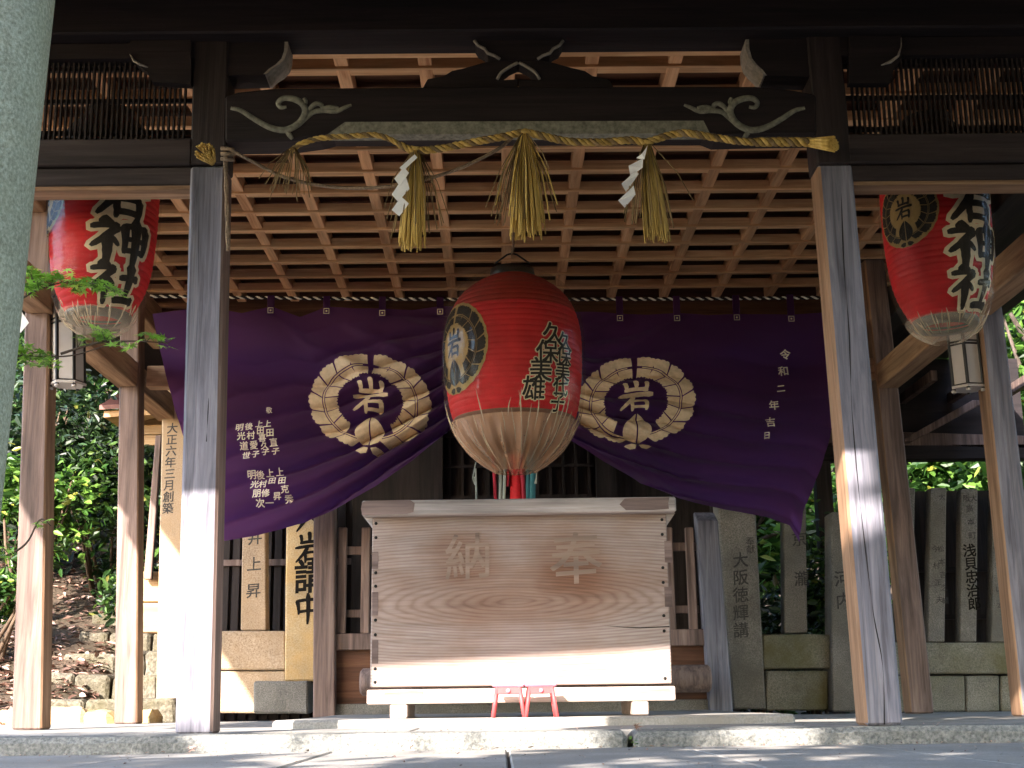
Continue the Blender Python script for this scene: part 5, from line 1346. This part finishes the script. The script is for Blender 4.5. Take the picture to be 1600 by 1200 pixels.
sprig('upper maple sprig with dense green leaves crossing the foot of the left red lantern', [(-60, 500), (0, 487), (60, 452), (120, 440), (180, 452)], [(35, 100, 445, 432, 34), (90, 190, 436, 455, 44), (0, 25, 450, 456, 8), (40, 60, 425, 425, 10)], -3.35, 3)
sprig('lower maple sprig with leaves in front of the stone gate pillar and the wall lamp', [(-60, 575), (0, 562), (50, 556), (110, 556), (165, 540)], [(0, 70, 545, 556, 34), (20, 90, 560, 566, 26), (-10, 20, 498, 512, 12), (-10, 10, 520, 540, 8)], -3.25, 5)
sprig('slender maple sprig with a few leaves hanging under the left red lantern', [(95, 553), (135, 540), (165, 534), (210, 533), (262, 536)], [(122, 138, 528, 540, 6), (148, 178, 518, 530, 20), (182, 200, 536, 542, 5), (212, 266, 530, 534, 10)], -3.2, 8)
sprig('low drooping maple sprig of pale leaves across the outer brown post', [(-60, 880), (0, 872), (40, 850), (62, 812), (80, 822)], [(-10, 24, 850, 876, 12), (58, 76, 812, 822, 4)], -3.3, 9)
# small card hanging by the left outer post
cd_ = thing('paper_card', 'small white card dangling beside the stone gate pillar', 'card', px(38, 500, 1.6))
Pc = [px(a, b, 1.6) for a, b in ((14, 508), (32, 484), (45, 504), (32, 520))]
m = MB(); m.add(Pc + [p_ + Vector((0, .004, 0)) for p_ in Pc], [(3, 2, 1, 0), (4, 5, 6, 7), (0, 1, 5, 4), (1, 2, 6, 5), (2, 3, 7, 6), (3, 0, 4, 7)]); m.build('sheet', M['paper'], cd_)
# fallen leaves and a weed on the paving
for i, (x, y, Y, lab) in enumerate(((299, 1165, -.42, 'curled pink dry leaf on the shaded paving below the left post'), (640, 1163, -.44, 'dark dry leaf on the sunlit paving'), (993, 1140, -.40, 'reddish dry leaf stuck in the gap of the kerb'))):
    p = px(x, y, Y); m = MB(); rr = random.Random(i); p.z = -.062 if i < 2 else p.z
    for q in range(2): maple_leaf(m, p + Vector((.008 * q, 0, .012 + .01 * q)), .035, rr, .6)
    tag(m.build('fallen_leaf', M['leaf_dry']), lab, 'leaf')
p = px(990, 1168, -.40); p.z = -.06; m = MB(); rr = random.Random(6)
for i in range(9): maple_leaf(m, p + Vector((rr.uniform(-.02, .02), rr.uniform(-.02, .02), .01 + .025 * rr.random())), .016, rr, .8)
tag(m.build('weed', M['leaf_bright']), 'tiny green weed growing by the gap in the kerb', 'weed')
# unseen trees and hedge added behind the viewer to shade the forecourt
tree('added_shade_tree', 'dense evergreen tree added behind the viewer on the left to shade the paving', -6.62, -9.0, 6.75, (2.2, 1.2, 2.3), 7500, .34, 'leaf_dark', 71, .2, None, 60)
tree('added_shade_tree', 'broad evergreen tree added behind the viewer on the right to shade the paving', -0.45, -9.4, 7.75, (3.2, 1.2, 3.0), 12500, .34, 'leaf_dark', 72, .22, None, 80)
shrub('added_shade_hedge', 'thick hedge added behind the viewer between two evergreen trees to shade the paving', 'hedge', -3.75, -9.0, (1.7, .8, 2.05), 7000, .32, 'leaf_dark', 73, None, 6, 60)

# big trees added to cut skylight from the right side of the precinct
for i, (x, y, h, r, lab) in enumerate(((7.8, -6.5, 11, (3, 2.6, 4.6), 'tall evergreen tree added right of the viewer to cut skylight'), (9.6, -0.5, 11, (3.0, 3.0, 4.8), 'tall evergreen tree added level with the right front post, outside the hall, to cut skylight'),
        (8.9, 5.2, 10, (2.6, 2.6, 4.4), 'tall evergreen tree added behind the right outer post, outside the hall, to cut skylight'), (4.6, -13.5, 11, (3.4, 2.4, 4.6), 'tall evergreen tree added far behind the viewer on the right to cut skylight'), (1.0, -15.5, 11.5, (3.2, 2.2, 4.6), 'tall evergreen tree added far behind the viewer, beyond the broad one, to cut skylight'))):
    tree('added_shade_tree', lab, x, y, h, r, 5600, .42, 'leaf_dark', 81 + i, .26, None, 50)

tree('added_shade_tree', 'slim conifer added behind the viewer beside the hedge to shade the stone gate', -3.28, -8.6, 6.2, (.26, .5, 2.3), 3000, .24, 'leaf_dark', 91, .12, None, 60)  # unseen conifer added to keep sun off the gate pillar
# grit and leaf scraps along the kerb and over the paving
rnd = random.Random(31); pts = []
for i in range(420):
    x = rnd.uniform(-3, 3.2); y = -.345 - rnd.random() ** 2.2 * 1.7
    pts.append((Vector((x, y, -.0605)), rnd.uniform(.3, 1.0)))
for i in range(160):
    pts.append((Vector((rnd.uniform(-3, 3.2), rnd.uniform(-.3, .3), .004)), rnd.uniform(.3, .8)))
for i in range(90):
    pts.append((Vector((rnd.uniform(-3, 3.2), -.36 + rnd.uniform(-.012, .012), -.058)), rnd.uniform(.8, 1.6)))
leaves_mb(pts, .016, rnd, .8).build('leaf_scraps', M['leaf_dry'], kind='stuff')
